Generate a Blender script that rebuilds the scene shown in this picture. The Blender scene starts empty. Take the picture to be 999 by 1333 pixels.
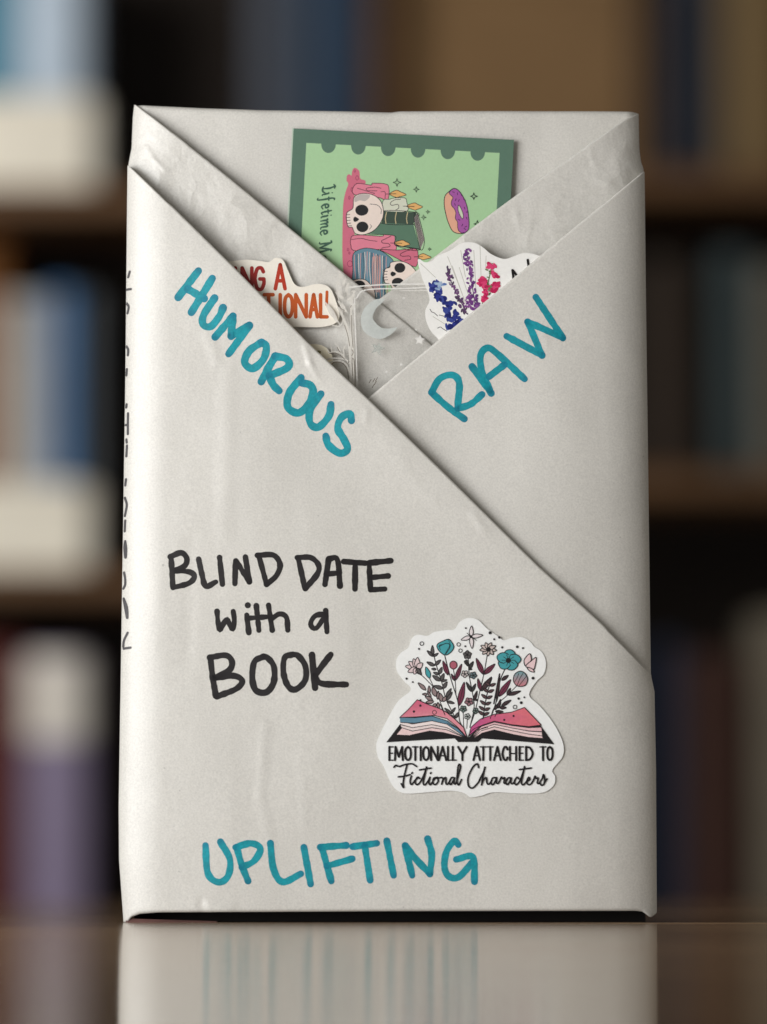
import bpy, math, random
from mathutils import Vector, noise, geometry
from math import sin, cos, pi, exp, sqrt, radians, atan, tan

# ------------------------------------------------------------------ camera, light, exposure
random.seed(7)
scene = bpy.context.scene
col = scene.collection
F = 6312.0                      # focal length in pixels of a 999 px wide picture
CAM_H = 0.0125                  # the phone lies just above the table top
CAM_D = 1.40
PITCH = atan((1201 - 666.5) / F) - atan(CAM_H / CAM_D)
cam_d = bpy.data.cameras.new('camera')
cam = bpy.data.objects.new('camera', cam_d)
col.objects.link(cam)
cam.location = (0, -CAM_D, CAM_H)
cam.rotation_euler = (pi / 2 + PITCH, 0, 0)
cam_d.sensor_fit = 'HORIZONTAL'
cam_d.sensor_width = 36
cam_d.lens = F / 999 * 36
cam_d.clip_start = 0.004
cam_d.clip_end = 50
cam_d.dof.use_dof = True
cam_d.dof.focus_distance = 1.404
cam_d.dof.aperture_fstop = cam_d.lens / 1000 / 0.0235
cam_d.dof.aperture_ratio = 0.86
scene.camera = cam

world = bpy.data.worlds.new('World')
scene.world = world
world.use_nodes = True
bg = world.node_tree.nodes['Background']
bg.inputs[0].default_value = (1.0, 0.95, 0.86, 1)
bg.inputs[1].default_value = 0.17


def area(name, loc, target, size, size_y, power, color):
    d = bpy.data.lights.new(name, 'AREA')
    d.shape = 'RECTANGLE'
    d.size, d.size_y = size, size_y
    d.energy = power
    d.color = color
    o = bpy.data.objects.new(name, d)
    o.location = loc
    o.rotation_euler = (Vector(target) - Vector(loc)).to_track_quat('-Z', 'Y').to_euler()
    col.objects.link(o)
    return o


area('window_light', (-0.64, -0.60, 0.16), (0, 0, 0.09), 0.60, 0.62, 9.4, (0.995, 0.995, 0.99))
area('room_light', (-1.7, 2.0, 1.2), (-0.42, 3.65, 0.55), 0.6, 0.9, 38, (1.0, 0.95, 0.88))

scene.view_settings.view_transform = 'Standard'
scene.view_settings.look = 'None'
scene.view_settings.gamma = 1
scene.view_settings.exposure = 0.08
scene.view_settings.use_curve_mapping = False
scene.render.engine = 'CYCLES'


# ------------------------------------------------------------------ helpers
def lin(r, g, b):
    def f(c):
        c /= 255.0
        return c / 12.92 if c <= 0.04045 else ((c + 0.055) / 1.055) ** 2.4
    return (f(r), f(g), f(b), 1.0)


def P(u, v, y=0.0):
    """point of the plane y that the photograph shows at pixel u, v"""
    xr, yr = (u - 499.5) / F, -(v - 666.5) / F
    dy = cos(PITCH) - yr * sin(PITCH)
    dz = sin(PITCH) + yr * cos(PITCH)
    t = (y + CAM_D) / dy
    return (xr * t, CAM_H + dz * t)


def sstep(a, b, x):
    t = min(1, max(0, (x - a) / (b - a)))
    return t * t * (3 - 2 * t)


def interp(pts, x):
    if x <= pts[0][0]:
        return pts[0][1]
    for (x0, y0), (x1, y1) in zip(pts, pts[1:]):
        if x <= x1:
            return y0 + (y1 - y0) * (x - x0) / (x1 - x0)
    return pts[-1][1]


def empty(name, loc=(0, 0, 0)):
    o = bpy.data.objects.new(name, None)
    o.empty_display_size = 0.02
    o.location = loc
    col.objects.link(o)
    return o


def tag(o, label=None, cat=None, group=None, kind=None):
    if label: o['label'] = label
    if cat: o['category'] = cat
    if group: o['group'] = group
    if kind: o['kind'] = kind
    return o


def mesh_obj(name, verts, faces, mat, parent=None, smooth=True, colors=None, loc=None):
    me = bpy.data.meshes.new(name)
    off = Vector(loc) if loc else Vector((0, 0, 0))
    me.from_pydata([tuple(Vector(v) - off) for v in verts], [], faces)
    if smooth:
        me.polygons.foreach_set('use_smooth', [True] * len(me.polygons))
    if colors:
        ca = me.color_attributes.new('ink', 'FLOAT_COLOR', 'POINT')
        ca.data.foreach_set('color', [c for q in colors for c in q])
    me.materials.append(mat)
    me.update()
    o = bpy.data.objects.new(name, me)
    col.objects.link(o)
    if parent:
        o.parent = parent
        if not loc:
            o.location = -Vector(world_loc(parent))
        else:
            o.location = off - Vector(world_loc(parent))
    elif loc:
        o.location = off
    return o


def world_loc(o):
    p = Vector(o.location)
    while o.parent:
        o = o.parent
        p += Vector(o.location)
    return p


# ------------------------------------------------------------------ materials
def new_mat(name):
    m = bpy.data.materials.new(name)
    m.use_nodes = True
    nt = m.node_tree
    return m, nt, nt.nodes['Principled BSDF']


def nd(nt, typ, **kw):
    n = nt.nodes.new(typ)
    for k, v in kw.items():
        if k in n.inputs.keys():
            n.inputs[k].default_value = v
        else:
            setattr(n, k, v)
    return n


def mat_paper(name, base, crumple, grain=0.09):
    m, nt, b = new_mat(name)
    L = nt.links.new
    tc = nd(nt, 'ShaderNodeTexCoord')
    n1 = nd(nt, 'ShaderNodeTexNoise', Scale=1900.0, Detail=2.0, Roughness=0.6)
    n2 = nd(nt, 'ShaderNodeTexNoise', Scale=38.0, Detail=3.0)
    n3 = nd(nt, 'ShaderNodeTexNoise', Scale=620.0, Detail=1.0)
    for n in (n1, n2, n3):
        L(tc.outputs['Object'], n.inputs['Vector'])
    r1 = nd(nt, 'ShaderNodeMapRange')
    r1.inputs[1].default_value, r1.inputs[2].default_value = 0.3, 0.7
    r1.inputs[3].default_value, r1.inputs[4].default_value = 1 - grain, 1 + grain
    L(n1.outputs['Fac'], r1.inputs[0])
    r2 = nd(nt, 'ShaderNodeMapRange')
    r2.inputs[1].default_value, r2.inputs[2].default_value = 0.25, 0.75
    r2.inputs[3].default_value, r2.inputs[4].default_value = 0.97, 1.03
    L(n2.outputs['Fac'], r2.inputs[0])
    mul = nd(nt, 'ShaderNodeMath', operation='MULTIPLY')
    L(r1.outputs[0], mul.inputs[0]); L(r2.outputs[0], mul.inputs[1])
    # rare dark fibres
    sp = nd(nt, 'ShaderNodeMapRange')
    sp.inputs[1].default_value, sp.inputs[2].default_value = 0.80, 0.86
    sp.inputs[3].default_value, sp.inputs[4].default_value = 1.0, 0.72
    L(n3.outputs['Fac'], sp.inputs[0])
    mul2 = nd(nt, 'ShaderNodeMath', operation='MULTIPLY')
    L(mul.outputs[0], mul2.inputs[0]); L(sp.outputs[0], mul2.inputs[1])
    vm = nd(nt, 'ShaderNodeVectorMath', operation='SCALE')
    vm.inputs[0].default_value = base[:3]
    L(mul2.outputs[0], vm.inputs['Scale'])
    L(vm.outputs[0], b.inputs['Base Color'])
    b.inputs['Roughness'].default_value = 0.42
    b.inputs['Specular IOR Level'].default_value = 0.75
    # relief: fibre, soft waves, sharp crumple lines
    bu1 = nd(nt, 'ShaderNodeBump', Strength=0.16, Distance=0.00012)
    L(n1.outputs['Fac'], bu1.inputs['Height'])
    nw = nd(nt, 'ShaderNodeTexNoise', Scale=75.0, Detail=4.0, Roughness=0.6)
    L(tc.outputs['Object'], nw.inputs['Vector'])
    bu2 = nd(nt, 'ShaderNodeBump', Strength=0.35 + crumple * 0.5, Distance=0.0007)
    L(nw.outputs['Fac'], bu2.inputs['Height']); L(bu1.outputs[0], bu2.inputs['Normal'])
    last = bu2
    if crumple > 0:
        nz = nd(nt, 'ShaderNodeTexNoise', Scale=60.0, Detail=2.0)
        L(tc.outputs['Object'], nz.inputs['Vector'])
        mx = nd(nt, 'ShaderNodeVectorMath', operation='MULTIPLY_ADD')
        mx.inputs[1].default_value = (0.02, 0.02, 0.02)
        L(nz.outputs['Color'], mx.inputs[0]); L(tc.outputs['Object'], mx.inputs[2])
        vo = nd(nt, 'ShaderNodeTexVoronoi', Scale=70.0, feature='F1')
        L(mx.outputs[0], vo.inputs['Vector'])
        big = nd(nt, 'ShaderNodeTexNoise', Scale=32.0, Detail=1.0)
        L(tc.outputs['Object'], big.inputs['Vector'])
        br = nd(nt, 'ShaderNodeMapRange')
        br.inputs[1].default_value, br.inputs[2].default_value = 0.42, 0.62
        L(big.outputs['Fac'], br.inputs[0])
        mm = nd(nt, 'ShaderNodeMath', operation='MULTIPLY')
        L(vo.outputs['Distance'], mm.inputs[0]); L(br.outputs[0], mm.inputs[1])
        bu3 = nd(nt, 'ShaderNodeBump', Strength=crumple, Distance=0.0011)
        L(mm.outputs[0], bu3.inputs['Height']); L(bu2.outputs[0], bu3.inputs['Normal'])
        last = bu3
    L(last.outputs[0], b.inputs['Normal'])
    return m


def mat_print(name, rough=0.45, spec=0.4, grain=0.05):
    m, nt, b = new_mat(name)
    L = nt.links.new
    ca = nd(nt, 'ShaderNodeVertexColor', layer_name='ink')
    tc = nd(nt, 'ShaderNodeTexCoord')
    n1 = nd(nt, 'ShaderNodeTexNoise', Scale=1300.0, Detail=2.0)
    L(tc.outputs['Object'], n1.inputs['Vector'])
    r1 = nd(nt, 'ShaderNodeMapRange')
    r1.inputs[1].default_value, r1.inputs[2].default_value = 0.3, 0.7
    r1.inputs[3].default_value, r1.inputs[4].default_value = 1 - grain, 1 + grain
    L(n1.outputs['Fac'], r1.inputs[0])
    vm = nd(nt, 'ShaderNodeVectorMath', operation='SCALE')
    L(ca.outputs['Color'], vm.inputs[0]); L(r1.outputs[0], vm.inputs['Scale'])
    L(vm.outputs[0], b.inputs['Base Color'])
    b.inputs['Roughness'].default_value = rough
    b.inputs['Specular IOR Level'].default_value = spec
    return m


def mat_marker(name):
    m, nt, b = new_mat(name)
    L = nt.links.new
    ca = nd(nt, 'ShaderNodeVertexColor', layer_name='ink')
    tc = nd(nt, 'ShaderNodeTexCoord')
    n1 = nd(nt, 'ShaderNodeTexNoise', Scale=1500.0, Detail=2.0)
    n2 = nd(nt, 'ShaderNodeTexNoise', Scale=170.0, Detail=3.0)
    for n in (n1, n2): L(tc.outputs['Object'], n.inputs['Vector'])
    ad = nd(nt, 'ShaderNodeMath', operation='ADD')
    L(n1.outputs['Fac'], ad.inputs[0]); L(n2.outputs['Fac'], ad.inputs[1])
    r1 = nd(nt, 'ShaderNodeMapRange')
    r1.inputs[1].default_value, r1.inputs[2].default_value = 0.7, 1.3
    r1.inputs[3].default_value, r1.inputs[4].default_value = 0.8, 1.2
    L(ad.outputs[0], r1.inputs[0])
    vm = nd(nt, 'ShaderNodeVectorMath', operation='SCALE')
    L(ca.outputs['Color'], vm.inputs[0]); L(r1.outputs[0], vm.inputs['Scale'])
    L(vm.outputs[0], b.inputs['Base Color'])
    b.inputs['Roughness'].default_value = 0.42
    b.inputs['Specular IOR Level'].default_value = 0.45
    b.inputs['Alpha'].default_value = 0.9
    return m


def mat_plain(name, c, rough=0.6, spec=0.3, var=0.12, scale=12.0, stretch=(1, 1, 1)):
    m, nt, b = new_mat(name)
    L = nt.links.new
    tc = nd(nt, 'ShaderNodeTexCoord')
    mp = nd(nt, 'ShaderNodeMapping')
    mp.inputs['Scale'].default_value = stretch
    n1 = nd(nt, 'ShaderNodeTexNoise', Scale=scale, Detail=5.0, Roughness=0.6)
    L(tc.outputs['Object'], mp.inputs[0]); L(mp.outputs[0], n1.inputs['Vector'])
    r1 = nd(nt, 'ShaderNodeMapRange')
    r1.inputs[1].default_value, r1.inputs[2].default_value = 0.3, 0.7
    r1.inputs[3].default_value, r1.inputs[4].default_value = 1 - var, 1 + var
    L(n1.outputs['Fac'], r1.inputs[0])
    vm = nd(nt, 'ShaderNodeVectorMath', operation='SCALE')
    vm.inputs[0].default_value = c[:3]
    L(r1.outputs[0], vm.inputs['Scale'])
    L(vm.outputs[0], b.inputs['Base Color'])
    b.inputs['Roughness'].default_value = rough
    b.inputs['Specular IOR Level'].default_value = spec
    return m


def mat_clear(name):
    m = bpy.data.materials.new(name)
    m.use_nodes = True
    nt = m.node_tree
    nt.nodes.clear()
    L = nt.links.new
    out = nd(nt, 'ShaderNodeOutputMaterial')
    tr = nd(nt, 'ShaderNodeBsdfTransparent')
    tr.inputs[0].default_value = (0.99, 0.99, 0.99, 1)
    gl = nd(nt, 'ShaderNodeBsdfGlossy', Roughness=0.12)
    gl.inputs[0].default_value = (1, 1, 1, 1)
    mx = nd(nt, 'ShaderNodeMixShader')
    mx.inputs[0].default_value = 0.035
    L(tr.outputs[0], mx.inputs[1]); L(gl.outputs[0], mx.inputs[2])
    L(mx.outputs[0], out.inputs[0])
    return m


def mat_frost(name, c, alpha):
    """translucent silvery print on clear film, also its painted edge highlight"""
    m, nt, b = new_mat(name)
    b.inputs['Base Color'].default_value = c
    b.inputs['Roughness'].default_value = 0.4
    b.inputs['Alpha'].default_value = alpha
    n = nd(nt, 'ShaderNodeTexNoise', Scale=900.0, Detail=2.0)
    tc = nd(nt, 'ShaderNodeTexCoord')
    r = nd(nt, 'ShaderNodeMapRange')
    r.inputs[3].default_value, r.inputs[4].default_value = alpha - 0.15, min(1, alpha + 0.15)
    nt.links.new(tc.outputs['Object'], n.inputs['Vector'])
    nt.links.new(n.outputs['Fac'], r.inputs[0]); nt.links.new(r.outputs[0], b.inputs['Alpha'])
    return m


def mat_table():
    m = bpy.data.materials.new('table_wood')
    m.use_nodes = True
    nt = m.node_tree
    nt.nodes.clear()
    L = nt.links.new
    out = nd(nt, 'ShaderNodeOutputMaterial')
    tc = nd(nt, 'ShaderNodeTexCoord')
    mp = nd(nt, 'ShaderNodeMapping')
    mp.inputs['Scale'].default_value = (0.35, 4.0, 1)
    L(tc.outputs['Object'], mp.inputs[0])
    n1 = nd(nt, 'ShaderNodeTexNoise', Scale=6.0, Detail=8.0, Roughness=0.65, Distortion=0.5)
    L(mp.outputs[0], n1.inputs['Vector'])
    cr = nd(nt, 'ShaderNodeValToRGB')
    cr.color_ramp.elements[0].position = 0.40
    cr.color_ramp.elements[0].color = lin(84, 60, 42)
    cr.color_ramp.elements[1].position = 0.62
    cr.color_ramp.elements[1].color = lin(204, 168, 130)
    L(n1.outputs['Fac'], cr.inputs[0])
    df = nd(nt, 'ShaderNodeBsdfDiffuse')
    L(cr.outputs[0], df.inputs['Color'])
    gl = nd(nt, 'ShaderNodeBsdfGlossy', Roughness=0.08)
    gl.inputs['Color'].default_value = (0.97, 0.96, 0.94, 1)
    bu = nd(nt, 'ShaderNodeBump', Strength=0.12, Distance=0.0003)
    mp2 = nd(nt, 'ShaderNodeMapping')
    mp2.inputs['Scale'].default_value = (1.3, 26, 1)
    L(tc.outputs['Object'], mp2.inputs[0])
    nb = nd(nt, 'ShaderNodeTexNoise', Scale=6.0, Detail=8.0, Roughness=0.65)
    L(mp2.outputs[0], nb.inputs['Vector'])
    L(nb.outputs['Fac'], bu.inputs['Height'])
    L(bu.outputs[0], gl.inputs['Normal'])
    fr = nd(nt, 'ShaderNodeMapRange')
    fr.inputs[1].default_value, fr.inputs[2].default_value = 0.62, 0.40
    fr.inputs[3].default_value, fr.inputs[4].default_value = 0.52, 0.80
    L(n1.outputs['Fac'], fr.inputs[0])
    mx = nd(nt, 'ShaderNodeMixShader')
    L(fr.outputs[0], mx.inputs[0]); L(df.outputs[0], mx.inputs[1]); L(gl.outputs[0], mx.inputs[2])
    L(mx.outputs[0], out.inputs[0])
    return m


PAPER = lin(213.5, 211, 205)
M_out = mat_paper('wrapping_paper', PAPER, 0.13)
M_in = mat_paper('wrapping_paper_crinkled', PAPER, 1.0)
M_print = mat_print('printed_ink')
M_gloss = mat_print('printed_vinyl', rough=0.27, spec=0.5, grain=0.02)
M_mark = mat_marker('marker_ink')
M_clear = mat_clear('clear_film')
M_frost = mat_frost('frosted_print', lin(228, 224, 216), 0.8)
M_moon = mat_frost('silvery_moon_print', lin(206, 212, 209), 0.8)
M_glint_star = mat_frost('film_edge_glint', lin(244, 242, 238), 0.75)  # whitish highlight painted along the film's edges; also inks the small stars
M_book = mat_plain('dark_book_cloth', lin(20, 17, 17), 0.7, 0.2)
M_coverpink = mat_plain('cover_edge', lin(112, 80, 76), 0.5, 0.3, 0.3, 400.0, (0.1, 1, 1))
M_table = mat_table()

# ------------------------------------------------------------------ the table
TX, TY0, TY1, TT = 0.85, -1.75, 0.98, 0.028
b0 = 0.003
prof = [(TY0, -TT), (TY0, -b0), (TY0 + b0, 0), (TY1 - b0, 0), (TY1 - b0 * 0.3, -b0 * 0.3), (TY1, -b0), (TY1, -TT)]
tv, tf = [], []
for x in (-TX, TX):
    for (y, z) in prof:
        tv.append((x, y, z))
n = len(prof)
for i in range(n):
    j = (i + 1) % n
    tf.append((i, j, n + j, n + i))
tf.append(tuple(range(n))); tf.append(tuple(range(2 * n - 1, n - 1, -1)))
tag(mesh_obj('table_top', tv, tf, M_table, smooth=False), 'glossy brown wood table top mirroring the wrapped parcel', kind='structure')

# ------------------------------------------------------------------ paper sheets of the parcel
RX, RY = 0.013, 0.0050          # the rounded long edges
DEPTH = 0.030


def side(pts, y):
    """boundary x as a function of z from traced outline points"""
    q = sorted((P(u, v, y)[1], P(u, v, y)[0]) for u, v in pts)
    return lambda z: interp(q, z)


def U(X, Z):
    """soft waves that run through all layers"""
    a = noise.noise(Vector((X * 30, Z * 13, 3.1))) * 0.00062
    a += noise.noise(Vector((X * 75, Z * 34, 9.7))) * 0.00019
    # flat where the big sticker is stuck down
    cx, cz = P(612, 920)
    m = sstep(0.036, 0.026, abs(X - cx)) * sstep(0.036, 0.028, abs(Z - cz))
    return a * (1 - m)


def seg_dist(X, Z, A, B):
    ax, az = A; bx, bz = B
    dx, dz = bx - ax, bz - az
    t = ((X - ax) * dx + (Z - az) * dz) / (dx * dx + dz * dz)
    tc = min(1, max(0, t))
    px, pz = ax + dx * tc, az + dz * tc
    return sqrt((X - px) ** 2 + (Z - pz) ** 2), tc, ((X - ax) * dz - (Z - az) * dx)


HINGE, FALL = P(302, 800)[0], P(715, 800)[0]


class Sheet:
    def __init__(s, base, xl=None, xr=None, edge=None, lift=0.0, liftw=0.014, creases=(), bumps=(), ylift=None, rx=RX, ry=RY):
        s.base, s.xl, s.xr, s.lift, s.liftw = base, xl, xr, lift, liftw
        s.rx, s.ry = rx, ry
        s.edge = [P(u, v, base) for u, v in edge] if edge else None
        s.creases = [(P(*a, base), P(*b, base), amp, w) for a, b, amp, w in creases]
        s.bumps = [(P(u, v, base), rx_, rz_, amp) for u, v, rx_, rz_, amp in bumps]

    def ze(s, X):
        (ax, az), (bx, bz) = s.edge[0], s.edge[-1]
        X = min(max(X, min(ax, bx)), max(ax, bx))
        pts = sorted(s.edge)
        return interp(pts, X)

    def flat(s, X, Z):
        y = s.base + U(X, Z)
        q = (HINGE - X) / 0.034          # the sheet falls away towards both long edges
        if q > 0:
            y += 0.0012 * q + 0.0008 * q * q
        q = (X - FALL) / 0.030
        if q > 0:
            y += 0.0034 * q * q
        if s.edge and s.lift:
            A, B = s.edge[0], s.edge[-1]
            d, t, _ = seg_dist(X, Z, A, B)
            y -= s.lift * sin(pi * min(1, max(0, t))) ** 0.8 * exp(-(d / s.liftw) ** 2)
        for A, B, amp, w in s.creases:
            d, t, sg = seg_dist(X, Z, A, B)
            if d < 4 * w:
                y -= amp * exp(-(d / w) ** 2)
        for (cx, cz), rx_, rz_, amp in s.bumps:
            q = ((X - cx) / rx_) ** 2 + ((Z - cz) / rz_) ** 2
            if q < 9:
                y -= amp * exp(-q)
        return y

    def S(s, X, Z):
        y = s.flat(X, Z)
        if s.xl:
            q = (s.xl(Z) + s.rx - X) / s.rx
            if q > 0:
                y += s.ry * (1 - sqrt(max(0, 1 - min(q, 0.9999) ** 2)))
        if s.xr:
            q = (X - (s.xr(Z) - s.rx)) / s.rx
            if q > 0:
                y += s.ry * (1 - sqrt(max(0, 1 - min(q, 0.9999) ** 2)))
        return y

    def build(s, name, mat, parent, x0, x1, zlow, ztop, nc, nr, wrapl, wrapr, top_roll=None, fold=True, bottom_roll=0.0, lip=0.007, back=DEPTH):
        """columns across, rows from the bottom to the top (or diagonal) edge; wraps round the long sides"""
        cols = []
        if wrapl:
            cols += [('L', pi / 2 + k) for k in (1.0, 0.5, 0.2)]
            cols += [('L', pi / 2 * k / 24) for k in range(24, 0, -1)]
        for i in range(nc + 1):
            cols.append(('M', i / nc))
        if wrapr:
            cols += [('R', pi / 2 * k / 24) for k in range(1, 25)]
            cols += [('R', pi / 2 + k) for k in (0.2, 0.5, 1.0)]
        V, Fc = [], []
        lens = None

        def place(kind, a, Z):
            xa = (s.xl(Z) + s.rx) if wrapl else x0
            xb = (s.xr(Z) - s.rx) if wrapr else x1
            if kind == 'M':
                X = xa + (xb - xa) * a
                return X, s.flat(X, Z)
            ex = max(0, a - pi / 2) * (back - s.ry)
            aa = min(a, pi / 2)
            if kind == 'L':
                X = xa - s.rx * sin(aa)
                return X, s.flat(X, Z) + s.ry * (1 - cos(aa)) + ex
            X = xb + s.rx * sin(aa)
            return X, s.flat(X, Z) + s.ry * (1 - cos(aa)) + ex

        for ci, (kind, a) in enumerate(cols):
            colv = []
            xg = place(kind, a, 0.1)[0]
            zt, zb = ztop(xg), zlow(xg)
            # re-evaluate at the height of the edge so that the slanted outline is followed
            xg = place(kind, a, zt)[0]
            zt = ztop(xg)
            if bottom_roll:
                r = bottom_roll
                x_, y_ = place(kind, a, zb + r)
                colv.append((x_, max(y_, 0) + 0.022, zb + 0.0006))
                colv.append((x_, y_ + r * 2.2, zb + 0.0002))
                for k in (5, 4, 3, 2, 1):
                    ph = pi / 2 * k / 5
                    colv.append((x_, y_ + r * (1 - cos(ph)), zb + r * (1 - sin(ph))))
                zb = zb + r
            for j in range(nr + 1):
                t = j / nr
                t = 1 - (1 - t) ** 1.25
                Z = zb + (zt - zb) * t
                X, y = place(kind, a, Z)
                colv.append((X, y, Z))
            X, y, Z = colv[-1]
            if top_roll:
                r = top_roll
                for k in range(1, 7):
                    ph = pi / 2 * k / 6
                    colv.append((X, y + r * (1 - cos(ph)), Z + r * sin(ph)))
                colv.append((X, max(y, 0) + 0.5 * back, Z + r * 1.02))
                colv.append((X, max(y, 0) + back, Z + r))
            elif fold:
                h = 0.001
                sl = (ztop(xg + h) - ztop(xg - h)) / (2 * h)
                nx, nz = -sl, 1.0
                q = sqrt(nx * nx + nz * nz); nx /= q; nz /= q
                if kind != 'M':
                    nx, nz = 0, 1
                rr = 0.00062
                for k in range(1, 8):
                    ph = pi * k / 7
                    colv.append((X + nx * rr * sin(ph), y + rr * (1 - cos(ph)), Z + nz * rr * sin(ph)))
                colv.append((X - nx * lip, y + 2 * rr + 0.0001, Z - nz * lip))
            lens = len(colv)
            V += colv
        for i in range(len(cols) - 1):
            for j in range(lens - 1):
                a0 = i * lens + j
                Fc.append((a0, a0 + lens, a0 + lens + 1, a0 + 1))
        o = mesh_obj(name, V, Fc, mat, parent)
        return o


Y_BACK, Y_CARD, Y_IR, Y_IL, Y_ST, Y_BM, Y_OR, Y_OL = 0.0046, 0.0037, 0.0020, 0.0012, -0.0007, -0.0012, -0.0028, -0.0046

parcel = empty('wrapped_parcel')
tag(parcel, 'book wrapped in pale grey paper with crossed diagonal pocket flaps and handwriting', 'parcel')

# the book inside: dark cover seen in the gap below the paper
def rbox(name, x0, x1, y0, y1, z0, z1, mat, parent, bev=0.001):
    V, Fc = [], []
    ring = [(x0 + bev, y0), (x1 - bev, y0), (x1, y0 + bev), (x1, y1 - bev), (x1 - bev, y1), (x0 + bev, y1), (x0, y1 - bev), (x0, y0 + bev)]
    cx, cy = (x0 + x1) / 2, (y0 + y1) / 2
    for z, k in ((z0, bev), (z0 + bev, 0), (z1 - bev, 0), (z1, bev)):
        for (x, y) in ring:
            sx = x - k * (1 if x > cx else -1); sy = y - k * (1 if y > cy else -1)
            V.append((sx, sy, z))
    for l in range(3):
        for i in range(8):
            j = (i + 1) % 8
            Fc.append((l * 8 + i, l * 8 + j, l * 8 + 8 + j, l * 8 + 8 + i))
    Fc.append(tuple(range(7, -1, -1))); Fc.append(tuple(range(24, 32)))
    return mesh_obj(name, V, Fc, mat, parent, smooth=False)


xl_ol = side([(166, 215), (163, 500), (158, 830), (154.5, 1050), (155, 1120), (161, 1202)], 0.002)
xr_ol = side([(846, 868), (849, 882), (853, 900), (855, 1000), (856, 1186), (853, 1196)], 0.002)
xl_il = side([(174, 133), (172, 150), (170.5, 190), (166.5, 210), (166, 240), (163, 600)], 0.004)
xr_ir = side([(833, 143), (834, 190), (836, 206), (839.5, 216), (840, 300), (846, 700)], 0.004)
xr_or = side([(836, 205), (840, 222), (842, 400), (846, 700), (848.5, 882), (850, 1000)], 0.003)
xl_b = side([(177, 133), (163, 1190)], 0.008)
xr_b = side([(832, 143), (848, 1190)], 0.008)

bz1 = P(500, 150)[1]
zt_ = bz1 - 0.004
xa0, xb0, xa1, xb1 = xl_ol(0.02) + 0.004, xr_ol(0.02) - 0.003, xl_b(zt_) + 0.003, xr_b(zt_) - 0.003
mesh_obj('book', [(xa0, 0.0086, 0), (xb0, 0.0086, 0), (xb0, 0.029, 0), (xa0, 0.029, 0), (xa1, 0.0086, zt_), (xb1, 0.0086, zt_), (xb1, 0.029, zt_), (xa1, 0.029, zt_)],
         [(3, 2, 1, 0), (4, 5, 6, 7), (0, 1, 5, 4), (1, 2, 6, 5), (2, 3, 7, 6), (3, 0, 4, 7)], M_book, parcel, smooth=False)
x_, w_ = xl_ol(0.0) + 0.0008, 0.026      # thin cover board that tapers out of sight to the right
mesh_obj('cover_edge', [(x_, 0.0, 0), (x_ + w_, 0.004, 0), (x_ + w_, 0.0088, 0), (x_, 0.0088, 0), (x_, 0.0, 0.0011), (x_ + w_, 0.004, 0.0003), (x_ + w_, 0.0088, 0.0003), (x_, 0.0088, 0.0011)],
         [(3, 2, 1, 0), (4, 5, 6, 7), (0, 1, 5, 4), (1, 2, 6, 5), (2, 3, 7, 6), (3, 0, 4, 7)], M_coverpink, parcel, smooth=False)

# innermost sheet with the top edge
s_back = Sheet(Y_BACK, xl_b, xr_b, bumps=[(600, 250, 0.03, 0.03, -0.0006)], creases=[((178, 140), (230, 175), 0.0004, 0.0014)], ry=0.004, rx=0.004)
top_pts = sorted((P(u, v, Y_BACK)) for u, v in [(172, 133.5), (190, 135), (260, 139), (340, 142), (420, 143), (510, 145), (520, 143.5), (640, 143), (760, 143), (820, 142.5), (836, 143)])
s_back.build('back_sheet', M_out, parcel, 0, 0, lambda x: 0.006, lambda x: interp(top_pts, x) - 0.0016, 110, 120, True, True, top_roll=0.0016, back=0.027)

# inner right flap, then inner left flap over it
e_ol = [(160, 209), (168, 216), (300, 347), (400, 449), (480, 524), (560, 602), (640, 681), (700, 740), (780, 812), (846, 876), (856, 886)]
e_or = [(430, 563), (480, 521), (560, 455), (640, 389), (700, 339), (740, 306), (800, 256), (830, 230), (840, 221)]
e_il = [(168, 132.5), (175, 134.5), (181, 139), (300, 236), (400, 319), (470, 377), (530, 425), (580, 466)]
e_ir = [(430, 438), (500, 388), (560, 342), (640, 281), (700, 237), (760, 195), (815, 155), (834, 145)]
s_ir = Sheet(Y_IR, None, xr_ir, e_ir, lift=0.0006, creases=[((768, 190), (774, 212), 0.00012, 0.0008), ((774, 212), (790, 232), 0.0001, 0.0008), ((790, 232), (792, 262), 0.00008, 0.0009), ((692, 285), (686, 318), 0.00012, 0.0008), ((670, 268), (676, 300), 0.0001, 0.0008), ((720, 300), (726, 318), 0.0001, 0.0008)], bumps=[(700, 290, 0.012, 0.012, 0.0004), (620, 320, 0.01, 0.01, 0.0003)])
f_or = sorted(P(u, v, Y_OR) for u, v in e_or)
f_ol = sorted(P(u, v, Y_OL) for u, v in e_ol)
x_a = P(432, 430, Y_IR)[0]
s_ir.build('inner_flap', M_in, parcel, x_a, 0, lambda x: interp(f_or, x) - 0.016, s_ir.ze, 120, 46, False, True)
s_il = Sheet(Y_IL, xl_il, None, e_il, lift=0.0009, liftw=0.011, creases=[((190, 190), (199, 205), 0.00016, 0.0007), ((199, 205), (208, 230), 0.00012, 0.0008), ((203, 208), (212, 219), 0.00018, 0.0007), ((212, 219), (207, 236), 0.00012, 0.0008), ((216, 218), (216, 262), 0.0001, 0.0008), ((232, 206), (220, 222), 0.0001, 0.0007), ((270, 300), (282, 318), 0.00008, 0.0009), ((300, 318), (322, 336), 0.00008, 0.0009)], bumps=[(300, 290, 0.014, 0.012, 0.0003)])
x_b = P(578, 466, Y_IL)[0]
s_il.build('inner_flap', M_in, parcel, 0, x_b, lambda x: min(interp(f_ol, x) - 0.014, s_il.ze(x) - 0.012), s_il.ze, 130, 70, True, False)

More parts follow.
